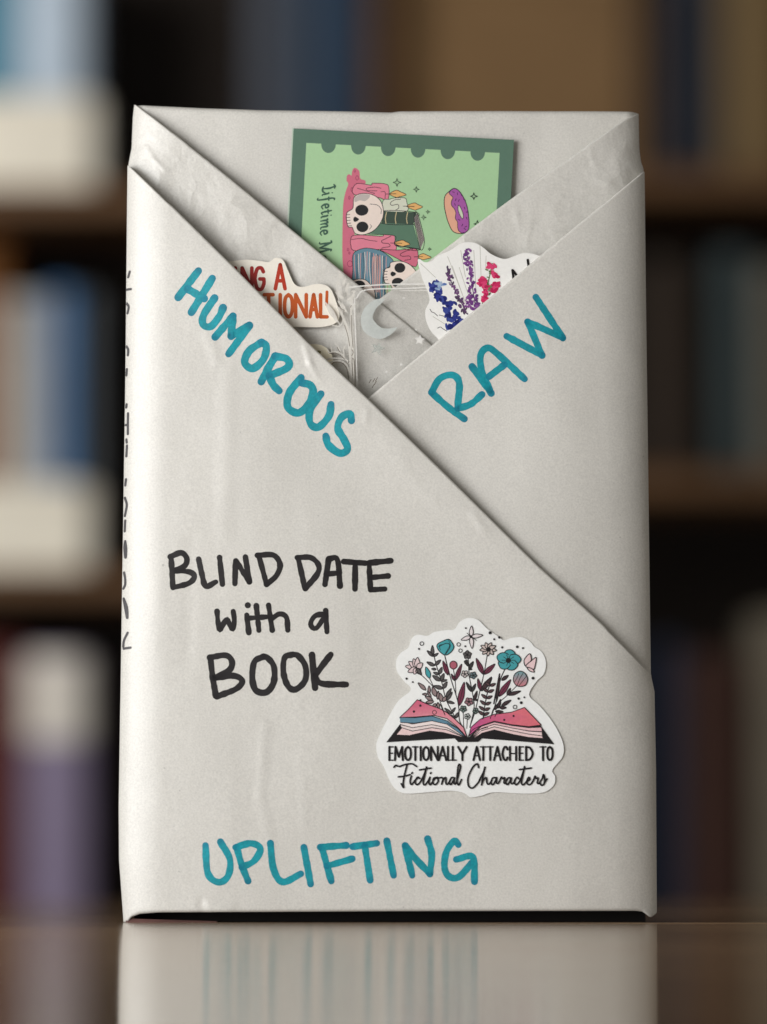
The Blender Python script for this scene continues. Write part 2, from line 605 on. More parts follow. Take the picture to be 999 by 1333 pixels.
# outer right flap
s_or = Sheet(Y_OR, None, xr_or, e_or, lift=0.0007, bumps=[(735, 640, 0.022, 0.05, 0.0011), (600, 590, 0.03, 0.014, -0.0005), (800, 780, 0.015, 0.03, -0.0008)],
             creases=[((708, 438), (712, 448), 0.00012, 0.0008), ((712, 448), (733, 441), 0.00012, 0.0008)])
x_c = P(436, 560, Y_OR)[0]
o_or = s_or.build('outer_flap', M_out, parcel, x_c, 0, lambda x: min(interp(f_ol, x) - 0.013, s_or.ze(x) - 0.004), s_or.ze, 130, 90, False, True)
o_or['label'] = 'right diagonal flap with one teal handwritten word'

# outer left flap, in front of all
z_ol = sorted(P(u, v, -0.001) for u, v in [(150, 1200), (161, 1201.5), (163.5, 1199.5), (169, 1194), (180, 1190), (205, 1188), (300, 1187.5), (500, 1186.5), (700, 1186), (820, 1186), (828, 1187), (838, 1193.5), (841, 1194.5), (847, 1189.5), (857, 1180)])
s_ol = Sheet(Y_OL, xl_ol, xr_ol, e_ol, lift=0.0018, liftw=0.014,
             creases=[((340, 960), (352, 1130), 0.00005, 0.0022), ((398, 452), (404, 474), 0.00026, 0.0009), ((404, 474), (414, 492), 0.00018, 0.0009),
                      ((478, 535), (476, 548), 0.00016, 0.0009), ((262, 1176), (266, 1187), -0.0004, 0.001), ((266, 1178), (300, 1184), 0.0003, 0.0012), ((272, 440), (282, 470), 0.00016, 0.0016), ((296, 480), (292, 700), 0.00014, 0.0024), ((345, 945), (338, 1040), 0.00012, 0.0014), ((338, 1040), (352, 1100), 0.00009, 0.0016), ((250, 700), (244, 860), -0.00012, 0.0022), ((392, 980), (398, 1075), 0.00008, 0.0016), ((520, 600), (560, 650), 0.00008, 0.002), ((618, 672), (630, 690), 0.0002, 0.0014)],
             bumps=[(230, 800, 0.016, 0.09, 0.0005), (380, 740, 0.04, 0.04, 0.0004), (370, 1060, 0.03, 0.02, 0.0003), (480, 1100, 0.03, 0.010, -0.0003), (350, 560, 0.012, 0.03, 0.0004)])
o_ol = s_ol.build('outer_flap', M_out, parcel, 0, 0, lambda x: max(0.0001, interp(z_ol, x)), s_ol.ze, 190, 250, True, True, bottom_roll=0.0011)
o_ol['label'] = 'broad left diagonal flap covered in handwriting'


# ------------------------------------------------------------------ flat print: fills and strokes that follow a surface
def catmull(pts, step, closed=False):
    n = len(pts)
    if n < 2:
        return pts
    out = []
    rng = n if closed else n - 1
    for i in range(rng):
        if closed:
            p0, p1, p2, p3 = pts[i - 1], pts[i], pts[(i + 1) % n], pts[(i + 2) % n]
        else:
            p1, p2 = pts[i], pts[i + 1]
            p0 = pts[i - 1] if i > 0 else (2 * p1[0] - p2[0], 2 * p1[1] - p2[1])
            p3 = pts[i + 2] if i + 2 < n else (2 * p2[0] - p1[0], 2 * p2[1] - p1[1])
        d = math.hypot(p2[0] - p1[0], p2[1] - p1[1])
        m = max(1, int(d / step + 0.5))
        for k in range(m):
            t = k / m
            q = []
            for c in (0, 1):
                a, b, c_, e = p0[c], p1[c], p2[c], p3[c]
                q.append(0.5 * (2 * b + (c_ - a) * t + (2 * a - 5 * b + 4 * c_ - e) * t * t + (3 * b - a - 3 * c_ + e) * t ** 3))
            out.append(tuple(q))
    if not closed:
        out.append(pts[-1])
    return out


class Art:
    """print on one host surface: every part becomes one mesh, every element lies a few microns above the last"""
    def __init__(s, surf, y0, off=0.00004, dl=0.0000008):
        s.surf, s.y0, s.off, s.dl = surf, y0, off, dl
        s.level = 0
        s.begin()

    def begin(s):
        s.V, s.F, s.C = [], [], []

    def vert(s, u, v, color, extra=0.0):
        X, Z = P(u, v, s.y0)
        s.V.append((X, s.surf(X, Z) - s.off - s.level * s.dl - extra, Z))
        s.C.append(color)
        return len(s.V) - 1

    def fill(s, pts, color, smooth=None, color2=None, grad=None):
        if smooth:
            pts = catmull(pts, smooth, True)
        s.level += 1
        tris = geometry.tessellate_polygon([[Vector((p[0], p[1], 0)) for p in pts]])
        ids = []
        for p in pts:
            c = color
            if color2:
                (x0, y0), (x1, y1) = grad
                t = ((p[0] - x0) * (x1 - x0) + (p[1] - y0) * (y1 - y0)) / ((x1 - x0) ** 2 + (y1 - y0) ** 2)
                t = min(1, max(0, t))
                c = tuple(a + (b - a) * t for a, b in zip(color, color2))
            ids.append(s.vert(p[0], p[1], c))
        for t in tris:
            s.F.append(tuple(ids[i] for i in t))

    def ell(s, cx, cy, rx, ry, color, rot=0, n=18):
        s.fill([(cx + rx * cos(a) * cos(rot) - ry * sin(a) * sin(rot), cy + rx * cos(a) * sin(rot) + ry * sin(a) * cos(rot))
                for a in [2 * pi * k / n for k in range(n)]], color)

    def line(s, pts, w, color, smooth=True, closed=False, taper=None, jitter=0.0, step=None, cap=True, ends=None):
        step = step or max(0.7, w * 0.3)
        s.level += 1
        if smooth:
            q = catmull(pts, step, closed)
        else:
            q = []
            for a, b in zip(pts, pts[1:]):
                m = max(1, int(math.hypot(b[0] - a[0], b[1] - a[1]) / (step * 2)))
                q += [(a[0] + (b[0] - a[0]) * k / m, a[1] + (b[1] - a[1]) * k / m) for k in range(m)]
            q.append(pts[-1])
        if closed:
            q.append(q[0])
        n = len(q)
        prev = None
        seed = random.random() * 100
        for i, p in enumerate(q):
            a, b = q[max(0, i - 1)], q[min(n - 1, i + 1)]
            if closed and i in (0, n - 1):
                a, b = q[n - 2], q[1]
            dx, dy = b[0] - a[0], b[1] - a[1]
            l = math.hypot(dx, dy) or 1
            nx, ny = -dy / l, dx / l
            t = i / (n - 1)
            hw = w / 2
            if taper:
                hw *= interp(taper, t)
            if jitter:
                hw *= 1 + jitter * noise.noise(Vector((p[0] * 0.15, p[1] * 0.15, seed)))
            ex = t * s.dl * 0.9
            color_ = color
            if ends:
                m_ = min(i, n - 1 - i)
                f = max(0.0, 1 - m_ / 3.0)
                color_ = tuple(a_ + (b_ - a_) * f for a_, b_ in zip(color, ends))
            ids = [s.vert(p[0] + nx * hw * k, p[1] + ny * hw * k, color_, ex) for k in (-1, -0.33, 0.33, 1)]
            if prev:
                for k in range(3):
                    s.F.append((prev[k], prev[k + 1], ids[k + 1], ids[k]))
            if cap and not closed and i in (0, n - 1) and hw > 0.2:
                sg = -1 if i == 0 else 1
                tx, ty = dx / l * sg, dy / l * sg
                fan = []
                for k in range(1, 6):
                    an = pi * k / 6
                    fan.append(s.vert(p[0] - nx * hw * cos(an) + tx * hw * sin(an), p[1] - ny * hw * cos(an) + ty * hw * sin(an), color_, ex))
                s.F.append(tuple([ids[0]] + fan + [ids[3], ids[2], ids[1]]))
            prev = ids

    def out(s, name, mat, parent, label=None):
        o = mesh_obj(name, s.V, s.F, mat, parent, smooth=False, colors=s.C)
        if label:
            o['label'] = label
        s.begin()
        return o


def crop(x0, y0, x1, width_px=999.0):
    k = (x1 - x0) / width_px
    return lambda pts: [(x0 + X * k, y0 + Y * k) for X, Y in pts]


TEAL = lin(0, 153, 168)
TEAL2 = lin(0, 132, 156)
BLK = lin(28, 24, 27)
BLK2 = lin(26, 22, 25)


def hand(art, strokes, w, c, c2, name, parent, label, jitter=0.16):
    for st in strokes:
        st = [(p[0] + random.uniform(-.3, .3), p[1] + random.uniform(-.3, .3)) for p in st]
        if len(st) == 1:
            art.ell(st[0][0], st[0][1], w * 0.58, w * 0.58, c2)
            continue
        art.line(st, w, c, jitter=jitter, smooth=True, step=2.0, ends=c2)
    art.level = 0
    return art.out(name, M_mark, parent, label)


A_ol = Art(s_ol.S, Y_OL)
A_or = Art(s_or.S, Y_OR)
humorous = [
    [(258.6, 353), (245, 370), (232, 387)], [(276.6, 363), (263, 385), (249.5, 406.5)], [(245, 376.5), (266, 388.5)],
    [(279.6, 388), (265.5, 410), (265, 423), (275, 425), (285.6, 412), (290.5, 401)],
    [(303.6, 412), (280.5, 439)], [(303.6, 412), (301, 438)], [(301, 438), (324.6, 424)], [(324.6, 424), (311, 443), (298, 461)],
    [(341, 446), (325, 457), (318.6, 472), (329, 480), (343, 468), (347, 452), (341, 446)],
    [(359, 464), (349, 480), (340, 497)], [(358, 464), (374, 468), (375, 479), (351, 489.5)], [(351, 490), (356, 502), (363.6, 509)],
    [(392, 492), (377, 512), (375, 530), (388, 538), (401, 528), (408, 511), (404, 502), (394, 499)],
    [(418, 513), (404, 533), (404, 551), (415, 556), (428, 542), (431, 527)],
    [(458, 548), (456, 539.5), (445, 544), (440, 558), (448, 572), (453, 585), (443, 590), (428, 580), (424.5, 568)]]
hand(A_ol, humorous, 10.0, TEAL, TEAL2, 'marker_lettering', o_ol, 'teal handwritten word HUMOROUS')
blind = [
    [(223, 725), (224.8, 764)], [(222, 725), (236, 719.7), (243, 727), (241, 736), (228, 743)], [(228, 743), (247, 744.5), (253, 751), (246, 759.4), (225, 765)],
    [(258.8, 728), (263, 748), (268, 763), (281, 757.5)], [(286, 726), (290, 761)],
    [(307, 730), (305.7, 760)], [(307, 730), (325, 757.7)], [(325, 757.7), (319.6, 725)],
    [(337, 723), (347, 761)], [(335, 723), (356, 723), (365, 735), (360, 749.5), (347, 761)],
    [(388, 726), (397, 765)], [(387, 726), (405, 726), (414.7, 736), (413, 748), (398, 766.6)],
    [(428, 728), (423, 761)], [(428, 728), (439.5, 729), (443, 763)], [(425, 748), (442, 746)],
    [(447.8, 731), (475.8, 733)], [(462.6, 733), (462.6, 767)],
    [(481, 733), (482.5, 767)], [(481, 733), (509, 730)], [(482, 752), (505.6, 750)], [(482.5, 768), (501, 766.6)]]
hand(A_ol, blind, 7.4, BLK, BLK2, 'marker_lettering', o_ol, 'black handwritten words BLIND DATE', 0.25)
witha = [
    [(282.6, 796), (284, 810), (286.5, 820), (291, 812), (295.8, 806), (299, 814), (303, 818.8), (305, 808), (304, 796)],
    [(321.6, 801), (324, 823.5)], [(323, 788)], [(333.8, 789), (337, 820.5)], [(323, 805), (347, 803)],
    [(350, 788), (354.6, 820.5)], [(352.6, 807), (364, 799.5), (373, 804), (375, 820.5)],
    [(423, 799), (410, 802), (404.8, 813), (412, 818), (424.6, 801)], [(424, 795), (426, 823)]]
hand(A_ol, witha, 7.0, BLK, BLK2, 'marker_lettering', o_ol, 'black handwritten words with a', 0.25)
book = [
    [(274, 856), (277, 880), (281, 906)], [(273, 856), (294, 853.5), (302, 862), (298, 873), (279, 883)], [(279, 883), (304, 880), (315.6, 886.6), (308, 897), (282.6, 907)],
    [(343, 855), (331.5, 862), (329, 884), (334, 899), (347, 901.4), (356.5, 888), (357, 868), (349, 857), (343, 855)],
    [(381, 852), (371, 856), (369, 875), (375, 893), (385, 898), (397.5, 886), (398, 868), (389, 854), (381, 852)],
    [(406.5, 853), (410.4, 896)], [(431, 852), (420, 866), (410, 880)], [(410, 880), (419, 890), (451, 891.5)]]
hand(A_ol, book, 8.2, BLK, BLK2, 'marker_lettering', o_ol, 'black handwritten word BOOK', 0.22)
uplift = [
    [(268, 1101), (271, 1137), (284.7, 1149), (297, 1141), (299.4, 1119), (287, 1096)],
    [(308, 1103), (315, 1126), (323.3, 1147)], [(307, 1103), (326.7, 1098), (339, 1105), (331, 1121), (315, 1129)],
    [(352, 1098), (356, 1131), (368, 1148.5), (392, 1138)], [(396, 1103), (404.5, 1151)],
    [(419, 1103), (431.8, 1147)], [(417, 1103), (450.7, 1101)], [(425.5, 1128), (459, 1118)],
    [(459, 1102), (490.7, 1098)], [(475, 1101), (482, 1146)], [(504, 1095), (512.5, 1140)],
    [(527.7, 1101), (537, 1140)], [(527.7, 1101), (543, 1120), (560, 1137.8)], [(560, 1137.8), (562, 1113), (557, 1092)],
    [(597, 1100), (592, 1094.5), (582, 1108), (579, 1128), (584, 1141), (597, 1142), (614, 1124)], [(594, 1119), (616, 1116.5), (618, 1148)]]
hand(A_ol, uplift, 9.0, TEAL, TEAL2, 'marker_lettering', o_ol, 'teal handwritten word UPLIFTING')
spine = [
    [(166.5, 351), (164.5, 358)], [(162.5, 374), (168, 374)], [(162.5, 392), (165, 397), (163.5, 405)], [(162, 448), (164.5, 453), (164, 460)],
    [(162.5, 478), (162, 486)], [(162.2, 524), (161.8, 528)], [(164.2, 536), (164, 549), (164, 563)], [(161, 551), (164, 551)], [(162, 570), (162.5, 574)], [(162.8, 578), (162, 592)],
    [(161.5, 622), (160.5, 630)], [(160, 646), (162.6, 656), (160, 670)], [(160.5, 676), (159.8, 690)],
    [(160.5, 703), (159.5, 712), (161, 725), (162, 714), (160.5, 703)], [(159, 744), (160.5, 752), (160.5, 760), (158, 765)],
    [(158.5, 778), (161, 792), (163.5, 804), (163, 790), (158.5, 778)], [(164, 823), (159, 833), (158, 841)], [(158.6, 843.5), (168, 842.5)]]
A_ol.off = 0.0001
for st in spine:
    A_ol.line([(x + 1.3, y) for x, y in st], 3.2, lin(84, 82, 85), step=1.0)
A_ol.out('marker_lettering', M_mark, o_ol, 'dark handwriting running down the rounded left edge')
raw = [
    [(562, 511), (583, 529), (605, 545)], [(562, 511), (573, 493), (589, 488), (598, 499), (595.5, 531)], [(595.7, 532), (613, 526), (627.5, 513.5)],
    [(615, 477), (640, 512)], [(638, 508), (627, 482), (626, 462), (635, 453), (648, 461), (683.5, 493.5)], [(637, 490), (656.5, 475)],
    [(660, 438), (706, 463)], [(706, 463), (687, 419)], [(687, 419), (733, 440)], [(733, 440), (698, 387)]]
hand(A_or, raw, 9.0, TEAL, TEAL2, 'marker_lettering', o_or, 'teal handwritten word RAW')


# ------------------------------------------------------------------ cards and stickers
def slab(name, pts, y0, th, color, mat, parent, surf=None, smooth=None):
    """thin card cut to an outline, with its real thickness"""
    if smooth:
        pts = catmull(pts, smooth, True)
    surf = surf or (lambda X, Z: y0)
    tris = geometry.tessellate_polygon([[Vector((p[0], p[1], 0)) for p in pts]])
    xz = [P(u, v, y0) for u, v in pts]
    n = len(xz)
    V = [(X, surf(X, Z) - th, Z) for X, Z in xz] + [(X, surf(X, Z), Z) for X, Z in xz]
    Fc = [tuple(t) for t in tris] + [tuple(n + i for i in reversed(t)) for t in tris]
    Fc += [(i, (i + 1) % n, n + (i + 1) % n, n + i) for i in range(n)]
    return mesh_obj(name, V, Fc, mat, parent, smooth=False, colors=[color] * len(V))


WHITE = lin(246, 247, 246)
INK = lin(24, 21, 24)

# ---- stuck-on sticker, part of the parcel
cst = crop(470, 790, 750)
out_st = cst([(500, 52), (545, 62), (585, 100), (640, 140), (665, 156), (700, 145), (750, 142), (788, 163), (805, 185), (842, 212), (860, 260), (850, 312), (815, 348), (782, 410), (830, 460), (880, 520), (922, 590), (942, 650), (935, 700), (890, 758), (903, 790), (895, 830), (850, 862), (760, 868), (620, 862), (560, 878), (510, 885), (480, 866), (420, 855), (330, 860), (215, 868), (165, 850), (135, 810), (105, 740), (80, 700), (72, 640), (90, 590), (120, 530), (172, 440), (232, 386), (200, 345), (168, 300), (165, 250), (185, 215), (220, 190), (235, 150), (262, 130), (310, 135), (340, 118), (400, 108), (435, 105), (460, 70)])
TH = 0.00022
cxz = P(612, 920, Y_OL)
ybase = s_ol.S(*cxz)
px_, pz_ = [P(u, v, Y_OL) for u, v in ((495, 915), (732, 915))], [P(u, v, Y_OL) for u, v in ((612, 805), (612, 1032))]
gx = (s_ol.S(*px_[1]) - s_ol.S(*px_[0])) / (px_[1][0] - px_[0][0])
gz = (s_ol.S(*pz_[1]) - s_ol.S(*pz_[0])) / (pz_[1][1] - pz_[0][1])
plane0 = lambda X, Z: ybase + gx * (X - cxz[0]) + gz * (Z - cxz[1])
proud = max(plane0(*P(u, v, Y_OL)) - s_ol.S(*P(u, v, Y_OL)) for u, v in catmull(out_st, 8, True) + [(x, y) for x in range(510, 720, 15) for y in range(840, 1030, 15)])
print('sticker proud', proud)
surf_st = lambda X, Z: plane0(X, Z) - proud - 0.00002
stick = slab('sticker', out_st, Y_OL, TH, WHITE, M_gloss, parcel, surf_st, smooth=2.5)
stick['label'] = 'white die-cut sticker of an open book sprouting flowers'
A = Art(lambda X, Z: surf_st(X, Z) - TH, Y_OL, 0.00001, 0.0000005)
c3 = crop(500, 800, 620, 889.0)
c4 = crop(600, 800, 720, 889.0)
PINK, PALE, MAUVE, TL, GRY = lin(218, 112, 138), lin(238, 208, 208), lin(118, 50, 74), lin(70, 160, 168), lin(88, 84, 84)
LW = 1.1


def leaf(base, tip, wid, fill, cr, lw=LW, vein=False):
    (bx, by), (tx, ty) = cr([base, tip])
    k = cr([(1, 0)])[0][0] - cr([(0, 0)])[0][0]
    dx, dy = tx - bx, ty - by
    nx, ny = -dy, dx
    l = math.hypot(dx, dy); nx /= l; ny /= l
    w = wid * k
    pts = [(bx, by), (bx + dx * .3 + nx * w * .8, by + dy * .3 + ny * w * .8), (bx + dx * .6 + nx * w * .75, by + dy * .6 + ny * w * .75), (tx, ty),
           (bx + dx * .6 - nx * w * .75, by + dy * .6 - ny * w * .75), (bx + dx * .3 - nx * w * .8, by + dy * .3 - ny * w * .8)]
    A.fill(pts, fill, 1.2)
    A.line(pts, lw, INK, closed=True)
    if vein:
        A.line([(bx, by), (bx + dx * .8, by + dy * .8)], lw * .7, INK)


def stem(pts, cr, w=LW):
    A.line(cr(pts), w, INK)


def dot(x, y, r, cr):
    k = cr([(1, 0)])[0][0] - cr([(0, 0)])[0][0]
    (a, b), = cr([(x, y)])
    A.ell(a, b, r * k, r * k, INK, n=12)


def ring(x, y, r, cr):
    k = cr([(1, 0)])[0][0] - cr([(0, 0)])[0][0]
    (a, b), = cr([(x, y)])
    A.line([(a + r * k * cos(t), b + r * k * sin(t)) for t in [2 * pi * i / 10 for i in range(10)]], 0.9, INK, closed=True)


def bloom(x, y, r, npet, fill, cr, rot=0.0, wid=0.42, lw=LW, a0=0, a1=2 * pi):
    for i in range(npet):
        a = rot + a0 + (a1 - a0) * i / npet
        leaf((x + cos(a) * r * .15, y + sin(a) * r * .15), (x + cos(a) * r, y + sin(a) * r), r * wid, fill, cr, lw)
    dot(x, y, r * .16, cr)


# stems first
stem([(345, 570), (420, 640), (500, 740), (590, 970)], c3)
stem([(440, 615), (480, 700), (510, 790)], c3)
stem([(472, 330), (500, 470), (560, 660), (600, 820), (690, 1000)], c3, 1.3)
stem([(585, 390), (640, 600), (715, 850), (730, 1020), (775, 1110)], c3, 1.4)
stem([(670, 525), (688, 640), (695, 780)], c3)
stem([(812, 420), (825, 600), (855, 760), (870, 900), (830, 1090)], c3, 1.3)
stem([(765, 940), (770, 1090)], c3); stem([(805, 1010), (800, 1100)], c3)
stem([(255, 400), (225, 570), (180, 760), (140, 930), (90, 1080)], c4, 1.3)
stem([(430, 520), (380, 640), (345, 830), (290, 1000)], c4, 1.4)
stem([(540, 690), (450, 780), (330, 890), (285, 1005)], c4)
stem([(300, 620), (262, 740), (235, 870), (215, 1005)], c4, 1.4)
stem([(375, 575), (350, 700), (320, 860)], c4, 2.0)
# foliage
for a, b, w in [((470, 400), (468, 300), 18), ((475, 405), (418, 350), 16), ((478, 405), (525, 375), 12), ((488, 495), (415, 460), 18), ((492, 490), (548, 440), 18), ((505, 530), (460, 525), 12),
                ((530, 580), (478, 560), 14), ((535, 575), (560, 510), 18), ((545, 640), (470, 590), 22), ((550, 640), (580, 570), 20), ((552, 645), (610, 632), 12),
                ((568, 715), (480, 690), 20), ((570, 715), (610, 650), 20), ((600, 800), (650, 715), 18), ((605, 830), (660, 750), 16), ((610, 840), (680, 858), 14), ((650, 950), (690, 900), 12), ((655, 960), (585, 905), 14), ((690, 1000), (720, 945), 16), ((690, 1000), (620, 970), 14)]:
    leaf(a, b, w, GRY, c3, 1.2)
for a, b, w in [((405, 730), (330, 660), 20), ((440, 760), (435, 690), 16), ((420, 770), (370, 770), 12), ((500, 790), (470, 700), 26), ((470, 830), (398, 790), 20), ((480, 840), (405, 850), 20), ((500, 860), (470, 910), 18), ((520, 820), (525, 740), 16), ((560, 840), (540, 760), 24), ((570, 840), (600, 790), 20), ((520, 850), (530, 910), 16), ((455, 800), (420, 740), 12)]:
    leaf(a, b, w, lin(150, 130, 130), c3, 1.2)
for a, b, w in [((620, 585), (570, 450), 24), ((685, 640), (650, 575), 14), ((690, 635), (750, 480), 22), ((725, 880), (775, 655), 32)]:
    leaf(a, b, w, MAUVE, c3, 1.1, True)
leaf((442, 615), (405, 508), 26, TL, c3)
for a, b, w in [((845, 745), (795, 655), 16), ((848, 745), (885, 670), 16), ((822, 525), (862, 455), 18), ((815, 500), (790, 440), 16), ((820, 525), (850, 530), 10), ((865, 830), (900, 765), 12)]:
    leaf(a, b, w, lin(60, 58, 58), c3, 1.2)
for a, b, w in [((218, 577), (150, 425), 26), ((225, 577), (330, 480), 26), ((195, 737), (165, 620), 20), ((370, 790), (482, 630), 30)]:
    leaf(a, b, w, MAUVE, c4, 1.1, True)
for a, b, w in [((200, 737), (298, 605), 26), ((395, 635), (460, 588), 18), ((450, 778), (480, 712), 16), ((460, 778), (578, 740), 18), ((345, 840), (375, 575), 14), ((395, 880), (485, 828), 18), ((375, 900), (440, 900), 16), ((360, 905), (385, 820), 14), ((335, 935), (410, 940), 14), ((330, 920), (350, 870), 14), ((125, 830), (158, 740), 14), ((125, 820), (165, 828), 10), ((135, 960), (130, 900), 14)]:
    leaf(a, b, w, lin(66, 48, 52), c4, 1.2)
for i, (x, y) in enumerate([(285, 680), (268, 740), (252, 800), (240, 860), (230, 915), (222, 960)]):
    leaf((x, y + 10), (x - 52, y - 28), 15, lin(92, 66, 70), c4, 1.2)
    leaf((x, y + 10), (x + 52, y - 12), 15, lin(92, 66, 70), c4, 1.2)
# blossoms
for tip in [(208, 500), (240, 455), (285, 428), (325, 415), (372, 470), (232, 555), (290, 575), (345, 575)]:
    leaf((320, 520), tip, 30, lin(226, 205, 206), c3)
leaf((318, 520), (362, 585), 20, GRY, c3)
pts = c3([(520, 285), (560, 262), (622, 240), (655, 268), (675, 318), (640, 370), (590, 392), (540, 360), (512, 315)])
A.fill(pts, TL, 1.5); A.line(pts, 1.2, INK, closed=True)
A.line(c3([(530, 310), (600, 280), (635, 300), (590, 385)]), 1.0, INK); A.line(c3([(545, 345), (535, 300), (575, 290)]), 0.8, INK); A.line(c3([(625, 245), (640, 310), (600, 380)]), 0.8, INK)
pts = c3([(670, 450), (700, 468), (703, 505), (672, 528), (640, 508), (640, 468)])
A.fill(pts, lin(176, 96, 112), 1.2); A.line(pts, 1.2, INK, closed=True)
for (x, y, r, c) in [(805, 390, 42, GRY), (780, 575, 36, lin(200, 190, 188)), (862, 588, 36, lin(100, 120, 124)), (820, 842, 42, lin(150, 110, 118)), (765, 912, 34, lin(110, 128, 122)), (805, 985, 30, lin(190, 196, 192)), (795, 460, 22, GRY)]:
    bloom(x, y, r, 5, c, c3, rot=random.random(), wid=0.55, lw=1.0)
bloom(885, 930, 30, 5, lin(110, 128, 122), c3, 0.3, 0.55, 1.0)
for tip, w in [((105, 112), 22), ((212, 200), 22), ((110, 328), 22), ((5, 246), 22)]:
    leaf((100, 215), tip, w, lin(232, 222, 224), c4)
A.line(c4([(60, 180), (100, 215), (150, 250)]), 0.9, INK)
dot(100, 215, 16, c4)
for i in range(9):
    a = 2 * pi * i / 9 + .2
    leaf((265, 335), (265 + cos(a) * 82, 335 + sin(a) * 66), 22, lin(206, 190, 184), c4, 1.2)
dot(268, 338, 24, c4)
for i in range(5):
    a = -pi / 2 + 2 * pi * i / 5 + .15
    cx, cy = 462 + cos(a) * 58, 442 + sin(a) * 52
    pts = c4([(cx + 58 * cos(t) * (1 + .08 * sin(3 * t + i)), cy + 50 * sin(t)) for t in [2 * pi * k / 9 for k in range(9)]])
    A.fill(pts, TL, 1.5); A.line(pts, 1.2, INK, closed=True)
(a0, b0_), = c4([(462, 442)])
A.ell(a0, b0_, 8.0, 7.0, TL)
for i in range(10):
    a = 2 * pi * i / 10
    A.line(c4([(462, 442), (462 + cos(a) * 62, 442 + sin(a) * 55)]), 0.8, INK)
dot(460, 445, 26, c4)
for pts in ([(665, 380), (612, 440), (628, 500), (680, 440)], [(628, 500), (690, 440), (728, 418), (716, 500), (700, 530)], [(640, 510), (690, 525), (708, 556), (665, 545)]):
    A.fill(c4(pts), lin(236, 206, 208)); A.line(c4(pts), 1.2, INK, closed=True)
pts = c4([(575, 548), (625, 575), (645, 630), (620, 685), (550, 692), (510, 645), (520, 580)])
A.fill(pts, lin(120, 160, 166), 1.5, lin(196, 130, 138), (c4([(575, 560)])[0], c4([(575, 680)])[0]))
A.line(pts, 1.2, INK, closed=True)
A.line(c4([(545, 685), (570, 620), (600, 570)]), 0.9, INK); A.line(c4([(560, 690), (600, 640), (630, 600)]), 0.9, INK); A.line(c4([(520, 650), (545, 610), (560, 570)]), 0.8, INK)
for x, y, r in [(338, 333, 10), (785, 308, 9), (790, 132, 9), (218, 620, 11), (278, 653, 9), (352, 826, 9)]:
    dot(x, y, r, c3)
for x, y, r in [(365, 282, 18), (720, 290, 17), (738, 350, 17)]:
    ring(x, y, r, c3)
for x, y, r in [(283, 178, 15), (372, 222, 13), (322, 240, 10), (400, 318, 11), (545, 313, 13), (600, 325, 10), (697, 615, 14), (558, 812, 12), (613, 800, 9), (583, 852, 14), (43, 307, 9)]:
    dot(x, y, r, c4)
ring(523, 893, 18, c4)
A.out('flower_print', M_print, stick)
# open book
A.fill(cst([(118, 630), (186, 540), (300, 545), (430, 580), (492, 606), (500, 606), (560, 580), (700, 548), (835, 552), (898, 639), (720, 624), (562, 612), (545, 628), (452, 629), (436, 612), (280, 620)]), INK)
bands = [
    (PALE, [(165, 594), (196, 556), (300, 556), (390, 560), (445, 585), (486, 610), (430, 596), (380, 584), (320, 577), (230, 597)]),
    (lin(232, 216, 214), [(184, 548), (240, 562), (330, 545), (400, 556), (450, 582), (490, 611), (400, 572), (330, 562), (240, 578), (190, 562)]),
    (lin(240, 226, 224), [(182, 532), (240, 545), (330, 530), (400, 545), (450, 572), (491, 611), (400, 562), (330, 548), (240, 562), (186, 548)]),
    (lin(96, 138, 160), [(180, 514), (250, 516), (330, 508), (400, 530), (450, 565), (492, 611), (400, 546), (330, 530), (250, 541), (184, 538)]),
    (PALE, [(520, 612), (560, 575), (620, 556), (700, 575), (780, 592), (843, 600), (846, 612), (780, 607), (700, 592), (620, 572), (560, 588)]),
    (lin(240, 214, 214), [(514, 610), (560, 565), (620, 546), (700, 562), (780, 578), (842, 582), (843, 600), (780, 592), (700, 576), (620, 558), (560, 576)]),
    (lin(234, 190, 196), [(508, 608), (560, 556), (620, 536), (700, 552), (780, 562), (840, 560), (842, 580), (780, 577), (700, 563), (620, 546), (560, 566)]),
]
for c, pts in bands:
    A.fill(cst(pts), c); A.line(cst(pts), 0.9, INK, smooth=False)
pts = cst([(262, 432), (220, 478), (180, 515), (260, 512), (340, 505), (400, 520), (450, 560), (494, 610), (478, 562), (440, 525), (400, 492), (370, 475), (315, 455)])
A.fill(pts, lin(208, 96, 126), None, lin(226, 148, 160), (cst([(320, 440)])[0], cst([(330, 520)])[0])); A.line(pts + [pts[0]], 1.1, INK, smooth=False)
pts = cst([(500, 602), (512, 560), (555, 522), (620, 500), (700, 490), (760, 468), (800, 510), (838, 550), (780, 557), (700, 548), (620, 532), (560, 552), (520, 585)])
A.fill(pts, lin(196, 84, 140), None, lin(224, 116, 128), (cst([(530, 560)])[0], cst([(720, 520)])[0])); A.line(pts + [pts[0]], 1.1, INK, smooth=False)
for pts in ([(492, 608), (460, 572), (400, 540)], [(496, 606), (520, 572), (570, 548)], [(505, 606), (540, 576), (590, 560)]):
    A.line(cst(pts), 0.9, INK)
for x, y, r in [(290, 937, 12), (352, 880, 12)]:
    dot(x, y, r, c3)
ring(488, 945, 19, c3)
for x, y, r in [(510, 980, 11), (420, 1018, 11)]:
    dot(x, y, r, c4)
A.line(c3([(545, 870), (590, 970)]), 1.1, INK); A.line(c4([(230, 965), (212, 1010)]), 1.1, INK); A.line(c4([(300, 960), (285, 1005)]), 1.1, INK); A.line(c4([(350, 940), (330, 985)]), 1.1, INK)
A.out('open_book_print', M_print, stick)

